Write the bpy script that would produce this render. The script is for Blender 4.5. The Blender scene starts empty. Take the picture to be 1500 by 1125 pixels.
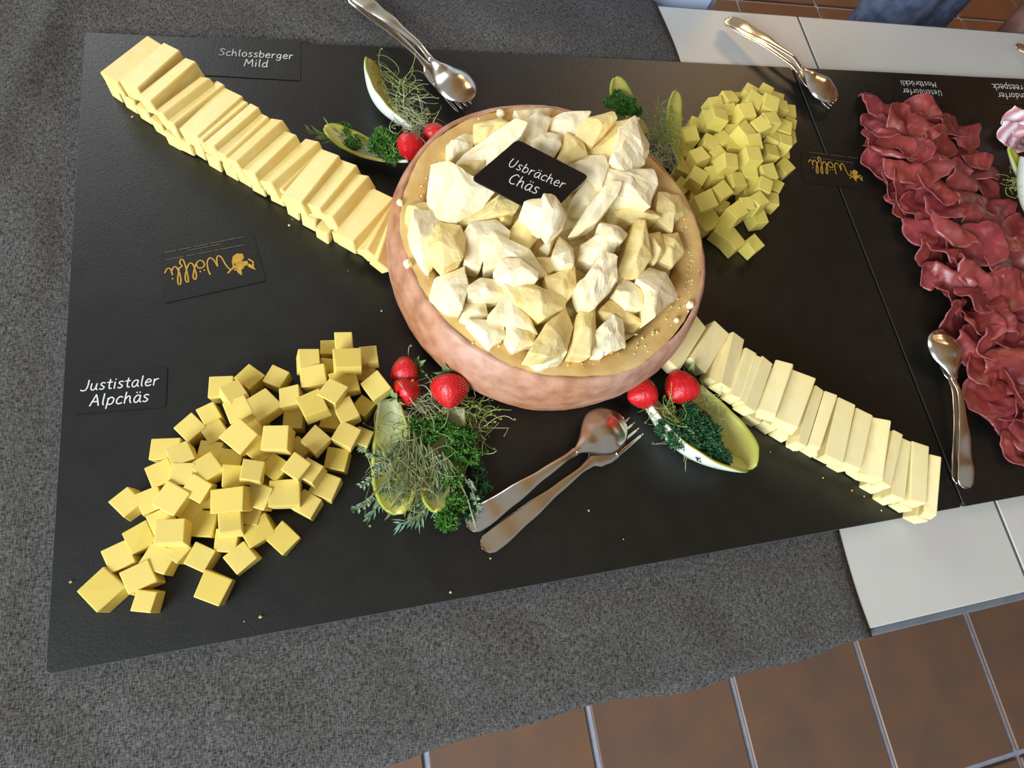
import bpy, bmesh, math, random
from mathutils import Vector, Matrix, noise
R = random.Random(7)
PI = math.pi
scn = bpy.context.scene
col = scn.collection

# ------------------------------------------------------------------ camera
ZB = 0.757                      # height of the slate boards' upper face above the floor
CX, CY, CH = 0.23193, 0.01306, 0.52863   # camera over the board's front left corner, height above the slate
F = 875.54                      # focal length in pixels of the 1500 x 1125 frame
AX = Vector((0.96375344, -0.09045233, 0.25099337))
AY = Vector((-0.16577387, -0.94014899, 0.29772287))
AZ = Vector((0.20904144, -0.32853959, -0.92106646))
cam_d = bpy.data.cameras.new('camera')
cam = bpy.data.objects.new('camera', cam_d)
col.objects.link(cam)
cam_d.sensor_fit = 'HORIZONTAL'
cam_d.sensor_width = 36.0
cam_d.lens = F * 36.0 / 1500.0
cam_d.clip_start = 0.01
# rows of the rotation: world axes expressed in image axes (x right, y down, z into the picture)
rot = Matrix(((AX.x, -AX.y, -AX.z), (AY.x, -AY.y, -AY.z), (AZ.x, -AZ.y, -AZ.z)))
cam.matrix_world = Matrix.Translation((CX, CY, ZB + CH)) @ rot.to_4x4()
scn.camera = cam

def P(px, py, z=0.0):
    """The point of the place seen at a pixel, z metres above the slate."""
    r = Vector((px - 750.0, py - 562.5, F))
    d = Vector((AX.dot(r), AY.dot(r), AZ.dot(r)))
    t = (z - CH) / d.z
    return Vector((CX + d.x * t, CY + d.y * t, ZB + z))

# ------------------------------------------------------------------ world, lights, exposure
scn.view_settings.view_transform = 'Standard'
scn.view_settings.look = 'None'
scn.view_settings.exposure = 0.0
scn.view_settings.gamma = 1.0
scn.view_settings.use_curve_mapping = False
w = bpy.data.worlds.new('world')
scn.world = w
w.use_nodes = True
w.node_tree.nodes['Background'].inputs[0].default_value = (0.92, 0.94, 1.0, 1)
w.node_tree.nodes['Background'].inputs[1].default_value = 0.32

def area(name, loc, target, sx, sy, power, color):
    d = bpy.data.lights.new(name, 'AREA')
    d.shape = 'RECTANGLE'; d.size = sx; d.size_y = sy
    d.energy = power; d.color = color
    o = bpy.data.objects.new(name, d)
    o.location = loc
    o.rotation_euler = (Vector(target) - Vector(loc)).to_track_quat('-Z', 'Y').to_euler()
    col.objects.link(o)
area('window_daylight_front', (-1.85, -1.55, 2.15), (0.4, 0.3, 0.76), 1.5, 1.4, 172, (0.84, 0.92, 1.0))
area('window_daylight_back', (-1.2, 2.9, 2.1), (0.5, 0.4, 0.76), 1.6, 1.2, 36, (0.97, 0.97, 1.0))
area('warm_glow_fill', (2.35, 2.5, 2.6), (1.8, 2.0, 0), 1.0, 0.8, 22, (1.0, 0.68, 0.38))  # added warm fill for the brown glow on the slate and far floor

# ------------------------------------------------------------------ materials
def sr(r, g, b):
    f = lambda c: ((c / 255 + 0.055) / 1.055) ** 2.4 if c > 10 else c / 255 / 12.92
    return (f(r), f(g), f(b), 1)

def mat(name, c1, c2=None, scale=60.0, rough=0.5, bump=0.0, bscale=None, metal=0.0, sss=0.0, spec=0.5,
        contrast=(0.35, 0.65), sssr=(1.0, 0.6, 0.3), detail=4.0, stretch=None, coat=0.0):
    m = bpy.data.materials.new(name); m.use_nodes = True
    nt = m.node_tree; N = nt.nodes; L = nt.links
    b = N['Principled BSDF']
    b.inputs['Roughness'].default_value = rough
    b.inputs['Metallic'].default_value = metal
    b.inputs['Specular IOR Level'].default_value = spec
    b.inputs['Coat Weight'].default_value = coat
    if sss:
        b.inputs['Subsurface Weight'].default_value = sss
        b.inputs['Subsurface Radius'].default_value = sssr
        b.inputs['Subsurface Scale'].default_value = 0.006
    tc = N.new('ShaderNodeTexCoord')
    out = tc.outputs['Object']
    if stretch:
        mp = N.new('ShaderNodeMapping'); mp.inputs['Scale'].default_value = stretch
        L.new(out, mp.inputs['Vector']); out = mp.outputs['Vector']
    if c2 is None:
        b.inputs['Base Color'].default_value = c1
    else:
        n = N.new('ShaderNodeTexNoise'); n.inputs['Scale'].default_value = scale; n.inputs['Detail'].default_value = detail
        L.new(out, n.inputs['Vector'])
        r = N.new('ShaderNodeValToRGB')
        r.color_ramp.elements[0].position = contrast[0]; r.color_ramp.elements[0].color = c1
        r.color_ramp.elements[1].position = contrast[1]; r.color_ramp.elements[1].color = c2
        L.new(n.outputs['Fac'], r.inputs['Fac']); L.new(r.outputs['Color'], b.inputs['Base Color'])
    if bump:
        n2 = N.new('ShaderNodeTexNoise'); n2.inputs['Scale'].default_value = bscale or scale * 3; n2.inputs['Detail'].default_value = 6
        L.new(out, n2.inputs['Vector'])
        bp = N.new('ShaderNodeBump'); bp.inputs['Strength'].default_value = bump; bp.inputs['Distance'].default_value = 0.002
        L.new(n2.outputs['Fac'], bp.inputs['Height']); L.new(bp.outputs['Normal'], b.inputs['Normal'])
    return m

def attr_mat(name, rough=0.45, sss=0.1, spec=0.4, bump=0.0, bscale=300, mottle=None):
    """base colour from the mesh's own colour attribute (pale ribs, green leaf tips, fat rims)"""
    m = mat(name, (1, 1, 1, 1), None, rough=rough, sss=sss, spec=spec, bump=bump, bscale=bscale)
    nt = m.node_tree
    a = nt.nodes.new('ShaderNodeAttribute'); a.attribute_name = 'Col'
    o = a.outputs['Color']
    if mottle:
        n = nt.nodes.new('ShaderNodeTexNoise'); n.inputs['Scale'].default_value = mottle[0]; n.inputs['Detail'].default_value = 5
        t = nt.nodes.new('ShaderNodeTexCoord'); nt.links.new(t.outputs['Object'], n.inputs['Vector'])
        r = nt.nodes.new('ShaderNodeValToRGB')
        r.color_ramp.elements[0].position = 0.35; r.color_ramp.elements[0].color = (mottle[1],) * 3 + (1,)
        r.color_ramp.elements[1].position = 0.7; r.color_ramp.elements[1].color = (1, 1, 1, 1)
        nt.links.new(n.outputs['Fac'], r.inputs['Fac'])
        mx = nt.nodes.new('ShaderNodeMix'); mx.data_type = 'RGBA'; mx.blend_type = 'MULTIPLY'; mx.inputs[0].default_value = 1
        nt.links.new(o, mx.inputs[6]); nt.links.new(r.outputs['Color'], mx.inputs[7]); o = mx.outputs[2]
    nt.links.new(o, nt.nodes['Principled BSDF'].inputs['Base Color'])
    return m

M = {}
M['slate'] = mat('slate_board', sr(14, 15, 11), sr(21, 22, 17), 40, rough=0.42, bump=0.12, bscale=500, spec=0.6)
M['slate_edge'] = mat('slate_edge', sr(74, 82, 84), sr(56, 62, 64), 80, rough=0.5)
M['grout'] = mat('floor_grout', sr(168, 174, 190), sr(148, 154, 170), 30, rough=0.85, bump=0.3)
M['terracotta'] = mat('terracotta_tile', sr(124, 92, 68), sr(110, 86, 70), 9, rough=0.42, bump=0.12, bscale=60, spec=0.5)
M['terracotta2'] = mat('terracotta_tile_redder', sr(130, 88, 62), sr(112, 84, 66), 7, rough=0.42, bump=0.12, bscale=60, spec=0.5)
M['laminate'] = mat('white_tabletop', sr(198, 198, 190), sr(203, 202, 196), 5, rough=0.4, spec=0.4)
M['laminate_yellow'] = mat('tabletop_core', sr(196, 190, 150), None, rough=0.5)
M['edge_band'] = mat('tabletop_edge', sr(112, 118, 124), sr(100, 106, 112), 30, rough=0.5)
M['joint'] = mat('dark_joint', sr(88, 88, 88), None, rough=0.8)
M['steel_leg'] = mat('painted_steel', sr(120, 122, 124), None, rough=0.35, metal=0.8)
M['wall'] = mat('plaster_wall', sr(226, 230, 214), sr(218, 222, 208), 4, rough=0.9, bump=0.1)
M['wood'] = mat('wood_panelling', sr(150, 88, 44), sr(122, 66, 30), 3, rough=0.5, stretch=(1, 1, 8))
M['ceiling'] = mat('ceiling_boards', sr(214, 184, 138), sr(196, 160, 112), 3, rough=0.7, stretch=(1, 8, 1))
M['card'] = mat('black_card', sr(13, 14, 10), sr(20, 21, 16), 60, rough=0.40, bump=0.12, bscale=500, spec=0.6)
M['sign'] = mat('black_plastic_sign', sr(16, 17, 20), None, rough=0.22, spec=0.5)
M['chalk'] = mat('white_lettering', sr(212, 216, 212), None, rough=0.8)
M['chalk_dim'] = mat('grey_fine_print', sr(96, 90, 66), None, rough=0.8)
M['gold'] = mat('gold_print', sr(196, 152, 52), sr(176, 134, 50), 200, rough=0.45)
M['cube'] = mat('yellow_cheese', sr(232, 212, 122), sr(224, 198, 100), 70, rough=0.42, bump=0.08, bscale=260, sss=0.12, spec=0.35)
M['cube2'] = mat('yellow_cheese_deeper', sr(226, 204, 104), sr(216, 190, 88), 70, rough=0.42, bump=0.08, bscale=260, sss=0.12, spec=0.35)
M['green_cube'] = mat('straw_cheese', sr(228, 212, 112), sr(218, 199, 94), 70, rough=0.45, bump=0.08, bscale=260, sss=0.12, spec=0.35)
M['stick'] = mat('cream_cheese', sr(242, 222, 150), sr(238, 213, 130), 50, rough=0.42, bump=0.05, bscale=200, sss=0.15, spec=0.35)
M['stick_pale'] = mat('pale_cream_cheese', sr(246, 232, 178), sr(242, 224, 156), 50, rough=0.42, bump=0.05, bscale=200, sss=0.15, spec=0.35)
M['chunk'] = mat('broken_cheese', sr(248, 236, 198), sr(242, 224, 172), 55, rough=0.6, bump=0.45, bscale=170, sss=0.15, spec=0.3)
M['chunk2'] = mat('broken_cheese_yellow', sr(242, 222, 158), sr(230, 204, 124), 45, rough=0.6, bump=0.45, bscale=170, sss=0.15, spec=0.3)
M['paste'] = mat('cheese_paste', sr(222, 192, 128), sr(206, 164, 96), 26, rough=0.5, bump=0.35, bscale=110, sss=0.12, spec=0.35)
M['crumb'] = mat('cheese_crumb', sr(238, 222, 160), sr(222, 198, 120), 120, rough=0.7, bump=0.4, sss=0.1)
M['berry'] = mat('strawberry_flesh', sr(206, 26, 30), sr(176, 14, 26), 60, rough=0.36, bump=0.6, bscale=260, spec=0.45, sss=0.1, coat=0.08)
M['seed'] = mat('strawberry_seed', sr(226, 170, 90), None, rough=0.5)
M['calyx'] = mat('strawberry_calyx', sr(96, 124, 62), sr(128, 150, 92), 200, rough=0.6)
M['parsley'] = mat('curly_parsley', sr(40, 88, 30), sr(88, 138, 50), 160, rough=0.5, spec=0.35)
M['parsley_dark'] = mat('curly_parsley_dark', sr(30, 74, 44), sr(58, 108, 62), 160, rough=0.5, spec=0.35)
M['stalk'] = mat('herb_stalk', sr(104, 122, 66), sr(132, 140, 84), 90, rough=0.6)
M['sprout'] = mat('pale_sprout', sr(184, 188, 150), sr(136, 150, 92), 90, rough=0.5)
M['sprout_green'] = mat('green_sprout', sr(122, 148, 66), sr(154, 166, 92), 90, rough=0.5)
M['thyme'] = mat('thyme_leaf', sr(112, 140, 112), sr(146, 164, 140), 120, rough=0.6)
M['rosemary'] = mat('rosemary_needle', sr(92, 130, 108), sr(134, 160, 118), 60, rough=0.55)
M['rosemary_olive'] = mat('olive_rosemary', sr(104, 116, 66), sr(132, 136, 84), 60, rough=0.55)
M['sprout_olive'] = mat('olive_sprout', sr(110, 112, 70), sr(140, 138, 98), 90, rough=0.55)
M['steel'] = mat('stainless_steel', sr(222, 214, 196), None, rough=0.24, metal=1.0)
M['endive'] = attr_mat('endive_leaf', rough=0.35, sss=0.2)
M['endive_back'] = mat('endive_outer_skin', sr(226, 234, 226), sr(214, 222, 200), 30, rough=0.3, sss=0.2)
M['beef'] = attr_mat('dried_beef', rough=0.36, sss=0.12, spec=0.5, bump=0.15, bscale=220, mottle=(60, 0.62))
M['bacon'] = attr_mat('pale_bacon', rough=0.4, sss=0.15, spec=0.5, bump=0.2, bscale=260)
M['denim'] = mat('blue_denim', sr(98, 112, 138), sr(62, 74, 100), 40, rough=0.9, bump=0.4, bscale=900)
M['shirt'] = mat('dark_shirt', sr(34, 34, 34), sr(26, 26, 28), 40, rough=0.95)
M['skin'] = mat('skin', sr(136, 98, 84), sr(116, 80, 66), 30, rough=0.5, sss=0.1)
M['hair'] = mat('brown_hair', sr(60, 42, 30), sr(40, 28, 20), 60, rough=0.6)
M['shoe'] = mat('black_shoe', sr(28, 26, 26), None, rough=0.4)
M['cabinet'] = mat('white_cabinet', sr(196, 212, 240), None, rough=0.4)

def rind_mat():
    m = mat('cheese_rind', sr(186, 130, 92), sr(208, 164, 142), 9, rough=0.5, bump=0.25, bscale=160, spec=0.4, contrast=(0.38, 0.62))
    nt = m.node_tree; b = nt.nodes['Principled BSDF']
    # broad rosy bloom and darker ochre patches
    tc = nt.nodes['Texture Coordinate'] if 'Texture Coordinate' in nt.nodes else nt.nodes.new('ShaderNodeTexCoord')
    n = nt.nodes.new('ShaderNodeTexNoise'); n.inputs['Scale'].default_value = 70; n.inputs['Detail'].default_value = 8
    nt.links.new(tc.outputs['Object'], n.inputs['Vector'])
    r = nt.nodes.new('ShaderNodeValToRGB')
    r.color_ramp.elements[0].position = 0.3; r.color_ramp.elements[0].color = (0.62, 0.52, 0.42, 1)
    r.color_ramp.elements[1].position = 0.6; r.color_ramp.elements[1].color = (1, 1, 1, 1)
    nt.links.new(n.outputs['Fac'], r.inputs['Fac'])
    mx = nt.nodes.new('ShaderNodeMix'); mx.data_type = 'RGBA'; mx.blend_type = 'MULTIPLY'; mx.inputs[0].default_value = 0.8
    src = b.inputs['Base Color'].links[0].from_socket
    nt.links.new(src, mx.inputs[6]); nt.links.new(r.outputs['Color'], mx.inputs[7])
    nt.links.new(mx.outputs[2], b.inputs['Base Color'])
    return m
M['rind'] = rind_mat()

def cloth_mat():
    m = bpy.data.materials.new('grey_linen'); m.use_nodes = True
    nt = m.node_tree; N = nt.nodes; L = nt.links; b = N['Principled BSDF']
    b.inputs['Roughness'].default_value = 0.95; b.inputs['Specular IOR Level'].default_value = 0.1
    tc = N.new('ShaderNodeTexCoord')
    fac = []
    for sc in ((1500, 260, 1), (300, 1700, 1)):
        mp = N.new('ShaderNodeMapping'); mp.inputs['Scale'].default_value = sc
        n = N.new('ShaderNodeTexNoise'); n.inputs['Scale'].default_value = 1.0; n.inputs['Detail'].default_value = 3
        L.new(tc.outputs['Object'], mp.inputs['Vector']); L.new(mp.outputs['Vector'], n.inputs['Vector']); fac.append(n.outputs['Fac'])
    mul = N.new('ShaderNodeMath'); mul.operation = 'ADD'; L.new(fac[0], mul.inputs[0]); L.new(fac[1], mul.inputs[1])
    r = N.new('ShaderNodeValToRGB')
    r.color_ramp.elements[0].position = 0.38; r.color_ramp.elements[0].color = sr(34, 32, 29)
    r.color_ramp.elements[1].position = 0.68; r.color_ramp.elements[1].color = sr(120, 118, 115)
    hv = N.new('ShaderNodeMath'); hv.operation = 'MULTIPLY'; hv.inputs[1].default_value = 0.5
    L.new(mul.outputs[0], hv.inputs[0]); L.new(hv.outputs[0], r.inputs['Fac'])
    L.new(r.outputs['Color'], b.inputs['Base Color'])
    bp = N.new('ShaderNodeBump'); bp.inputs['Strength'].default_value = 0.35; bp.inputs['Distance'].default_value = 0.0006
    L.new(hv.outputs[0], bp.inputs['Height']); L.new(bp.outputs['Normal'], b.inputs['Normal'])
    return m
M['linen'] = cloth_mat()

# ------------------------------------------------------------------ helpers
def tag(o, label=None, cat=None, group=None, kind=None):
    if label: o['label'] = label
    if cat: o['category'] = cat
    if group: o['group'] = group
    if kind: o['kind'] = kind
    return o

def empty(name, loc, rz=0.0):
    o = bpy.data.objects.new(name, None); o.empty_display_size = 0.02
    o.location = loc; o.rotation_euler = (0, 0, rz); col.objects.link(o); return o

class MB:
    def __init__(s): s.v = []; s.f = []; s.c = []
    def add(s, vs, fs, c=None):
        o = len(s.v); s.v += [tuple(p) for p in vs]; s.f += [tuple(i + o for i in f) for f in fs]
        if c is not None: s.c += (list(c) if isinstance(c, list) else [c] * len(vs))
    def box(s, c, size, rz=0.0, M3=None):
        hx, hy, hz = (k / 2 for k in size); q = M3 or Matrix.Rotation(rz, 3, 'Z'); c = Vector(c)
        vs = [c + q @ Vector((x * hx, y * hy, z * hz)) for z in (-1, 1) for y in (-1, 1) for x in (-1, 1)]
        s.add(vs, [(0, 2, 3, 1), (4, 5, 7, 6), (0, 1, 5, 4), (2, 6, 7, 3), (0, 4, 6, 2), (1, 3, 7, 5)])
    def tube(s, pts, rad, n=5, c=None):
        pts = [Vector(p) for p in pts]
        rs = rad if isinstance(rad, (list, tuple)) else [rad] * len(pts)
        vs = []; fs = []
        for i, p in enumerate(pts):
            t = (pts[min(i + 1, len(pts) - 1)] - pts[max(i - 1, 0)])
            if t.length < 1e-9: t = Vector((0, 0, 1))
            t.normalize(); a = t.orthogonal().normalized() if i == 0 else (a0 - t * a0.dot(t)).normalized(); a0 = a; b = t.cross(a)
            for k in range(n):
                an = 2 * PI * k / n; vs.append(p + (a * math.cos(an) + b * math.sin(an)) * rs[i])
        for i in range(len(pts) - 1):
            for k in range(n):
                fs.append((i * n + k, i * n + (k + 1) % n, (i + 1) * n + (k + 1) % n, (i + 1) * n + k))
        fs.append(tuple(range(n))[::-1]); fs.append(tuple((len(pts) - 1) * n + k for k in range(n)))
        s.add(vs, fs, c)
    def mesh(s, name, m, smooth=False):
        me = bpy.data.meshes.new(name); me.from_pydata(s.v, [], s.f); me.materials.append(m)
        if s.c:
            a = me.color_attributes.new('Col', 'FLOAT_COLOR', 'POINT')
            for i, c in enumerate(s.c): a.data[i].color = c
        if smooth: me.polygons.foreach_set('use_smooth', [True] * len(me.polygons))
        me.update(); return me
    def build(s, name, m, parent=None, smooth=False, origin=None):
        if parent is not None and origin is None: origin = W(parent)
        if origin is not None:
            q = Vector(origin); s.v = [tuple(Vector(p) - q) for p in s.v]
        o = bpy.data.objects.new(name, s.mesh(name, m, smooth)); col.objects.link(o)
        if parent is not None: o.parent = parent
        elif origin is not None: o.location = origin
        return o

def W(o):
    v = Vector((0, 0, 0))
    while o is not None:
        v = v + Vector(o.location); o = o.parent
    return v

def bevel_mesh(me, w, seg=1):
    bm = bmesh.new(); bm.from_mesh(me)
    bmesh.ops.recalc_face_normals(bm, faces=bm.faces)
    bmesh.ops.bevel(bm, geom=list(bm.edges), offset=w, segments=seg, affect='EDGES', profile=0.5)
    bm.to_mesh(me); bm.free(); me.update()

def catmull(pts, n=4):
    if len(pts) < 3: return [Vector(p) for p in pts]
    p = [Vector(q) for q in pts]; p = [p[0] * 2 - p[1]] + p + [p[-1] * 2 - p[-2]]
    out = []
    for i in range(1, len(p) - 2):
        for k in range(n):
            t = k / n
            out.append(0.5 * ((2 * p[i]) + (p[i + 1] - p[i - 1]) * t + (2 * p[i - 1] - 5 * p[i] + 4 * p[i + 1] - p[i + 2]) * t * t
                              + (3 * p[i] - p[i - 1] - 3 * p[i + 1] + p[i + 2]) * t ** 3))
    out.append(p[-2]); return out

# ------------------------------------------------------------------ the setting: floor with its tiles, walls, ceiling
mb = MB(); mb.box((0.9, 1.1, -0.05), (6.6, 6.6, 0.1))
floor = tag(mb.build('floor', M['grout']), kind='structure')
tile_me = []
for k in range(3):
    t = MB(); t.box((0, 0, 0), (0.3135, 0.3135, 0.012)); me = t.mesh('tile', M['terracotta' if k < 2 else 'terracotta2']); bevel_mesh(me, 0.0025, 1); tile_me.append(me)
for i in range(-3, 12):
    for j in range(-6, 12):
        x = 0.2935 + 0.3255 * (i + 0.5); y = -0.561 + 0.3255 * (j + 0.5)
        o = bpy.data.objects.new('tile', tile_me[R.randrange(3)]); col.objects.link(o); o.parent = floor
        o.location = (x, y, 0.0005 + R.uniform(-.0004, .0004)); o.rotation_euler = (0, 0, R.randrange(4) * PI / 2)
mb = MB()      # the far tiles, too many to be single parts
for i in range(-8, 12):
    for j in range(-7, 13):
        x = 0.2935 + 0.3255 * (i + 0.5); y = -0.561 + 0.3255 * (j + 0.5)
        if (-3 <= i < 12 and -6 <= j < 12) or not (-2.2 < x < 4.05 and -2.1 < y < 4.25): continue
        mb.box((x, y, 0.0005), (0.3115, 0.3115, 0.012))
mb.build('far_tiles', M['terracotta'], floor)['kind'] = 'stuff'
mb = MB(); mb.box((0.9, 4.42, 1.4), (6.6, 0.1, 2.8)); tag(mb.build('wall_back', M['wall']), kind='structure')
mb = MB(); mb.box((4.22, 1.1, 1.4), (0.1, 6.54, 2.8)); tag(mb.build('wall_right', M['wood']), kind='structure')
mb = MB(); mb.box((2.2, 2.0, 2.86), (4.0, 4.8, 0.1)); tag(mb.build('ceiling', M['ceiling']), kind='structure')

# ------------------------------------------------------------------ tables, cloth, boards
def table(x0, x1, label):
    t = empty('buffet_table', ((x0 + x1) / 2, 0.304, 0)); tag(t, label, 'table')
    a = MB(); a.box(((x0 + x1) / 2, 0.304, 0.7375), (x1 - x0, 0.797, 0.025)); o = a.build('tabletop', M['laminate'], t)
    bevel_mesh(o.data, 0.0015, 2)
    for y in (-0.0985, 0.7065):
        a = MB(); a.box(((x0 + x1) / 2, y, 0.735), (x1 - x0 - 0.002, 0.008, 0.02))
        o = a.build('edge_band', M['edge_band'], t); bevel_mesh(o.data, 0.002, 2)
    if x0 > 0:
        a = MB(); a.box((x0 - .0016, 0.304, 0.7372), (.0026, 0.80, 0.0245)); a.build('joint_strip', M['joint'], t)
    for sx in (x0 + 0.05, x1 - 0.05):
        for y in (-0.04, 0.65):
            a = MB(); a.box((sx, y, 0.3655), (0.04, 0.04, 0.719)); a.build('leg', M['steel_leg'], t)
    for y in (-0.04, 0.65):
        a = MB(); a.box(((x0 + x1) / 2, y, 0.70), (x1 - x0 - 0.14, 0.02, 0.05)); a.build('apron', M['steel_leg'], t)
    return t
table(-0.7, 0.8945, 'long white buffet table half covered by the grey cloth')
table(0.8975, 2.4, 'bare white buffet table at the right, under the meat board')

def cloth():
    a = MB(); xs = []; nx, ny = 150, 90
    x0 = -0.72; prof = []
    # cross-section from the back hem over the table to the front hem
    yb, yf = 0.716, -0.1085
    prof += [(yb, ZB - 0.16), (yb + .002, ZB - 0.09), (yb, ZB - 0.03), (yb - .002, ZB - 0.012), (yb - .007, ZB - 0.0068)]
    prof += [(yb - .012 - (yb - yf - .024) * k / ny, ZB - 0.0062) for k in range(ny + 1)]
    prof += [(yf + .007, ZB - 0.0068), (yf + .002, ZB - 0.012), (yf, ZB - 0.03), (yf - .0015, ZB - 0.09), (yf + .001, ZB - 0.16)]
    for i in range(nx + 1):
        u = i / nx
        for (y, z) in prof:
            xr = 0.690 - 0.018 * max(0, min(1, (y + 0.09) / 0.8)) + 0.004 * math.sin(y * 23)
            x = x0 + (xr - x0) * u
            zz = z; yy = y
            if z > ZB - 0.007:
                d = max(0, -0.01 - x, -0.012 - y, y - 0.606) if x < 0.9 else 0
                amp = min(1, d / 0.02) * min(1, max(0, (xr - x) / .02))
                f1 = noise.noise(Vector((x * 7, y * 7, 1))); f2 = noise.noise(Vector((x * 22 + y * 6, y * 16, 4)))
                edge = min(1, (yb - y) / .05, (y - yf) / .05)
                zz += amp * edge * (0.0075 * max(0, f1 + .2) + 0.0024 * (f2 + .4))
                # the long soft fold running up at the far left
                q = (x + 0.075) * math.cos(.25) - (y - .45) * math.sin(.25)
                zz += amp * edge * 0.006 * math.exp(-(q / .014) ** 2) * min(1, max(0, (y - .25) / .15))
            else:
                yy += 0.003 * math.sin(x * 21) + 0.002 * math.sin(x * 47 + 1)
                if y > .5: yy += .004
                else: yy -= .0
            a.v.append((x, yy, zz))
    m = len(prof)
    a.f = [(i * m + j, (i + 1) * m + j, (i + 1) * m + j + 1, i * m + j + 1) for i in range(nx) for j in range(m - 1)]
    o = a.build('tablecloth', M['linen'], None, True)
    so = o.modifiers.new('thickness', 'SOLIDIFY'); so.thickness = 0.0008; so.offset = 1
    tag(o, 'dark grey woven linen cloth spread over the left buffet table', 'tablecloth')
cloth()

def board(x0, x1, label, lift=0.0):
    t = empty('slate_board', ((x0 + x1) / 2, 0.2975, ZB - 0.003)); tag(t, label, 'board')
    a = MB(); r = .004; pts = []
    for cx, cy, a0 in ((x1 - r, 0.598 - r, 0), (x0 + r, 0.598 - r, 90), (x0 + r, 0 + r, 180), (x1 - r, 0 + r, 270)):
        for k in range(5):
            an = math.radians(a0 + k * 22.5); pts.append((cx + r * math.cos(an), cy + r * math.sin(an)))
    n = len(pts)
    vs = [(x, y, ZB - .0045) for x, y in pts] + [(x, y, ZB - .0006) for x, y in pts] + \
         [(x + (-.0005 if x > (x0 + x1) / 2 else .0005), y + (-.0005 if y > .3 else .0005), ZB) for x, y in pts]
    fs = [tuple(range(n))[::-1], tuple(range(2 * n, 3 * n))]
    a.add([v for v in vs], fs + [(k * n + i, k * n + (i + 1) % n, (k + 1) * n + (i + 1) % n, (k + 1) * n + i) for k in (0, 1) for i in range(n)])
    o = a.build('slab', M['slate'], t)
    me = o.data; me.materials.append(M['slate_edge'])
    for i, p in enumerate(me.polygons):
        if 2 + n <= i and x0 < .5: p.material_index = 1
    return t
board(0.0, 0.8415, 'large black slate board carrying the cheese wheel and cheeses')
board(0.8445, 1.686, 'black slate board at the right carrying the dried beef')
# the right board stands a little apart; the shared table joint runs on under it

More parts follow.
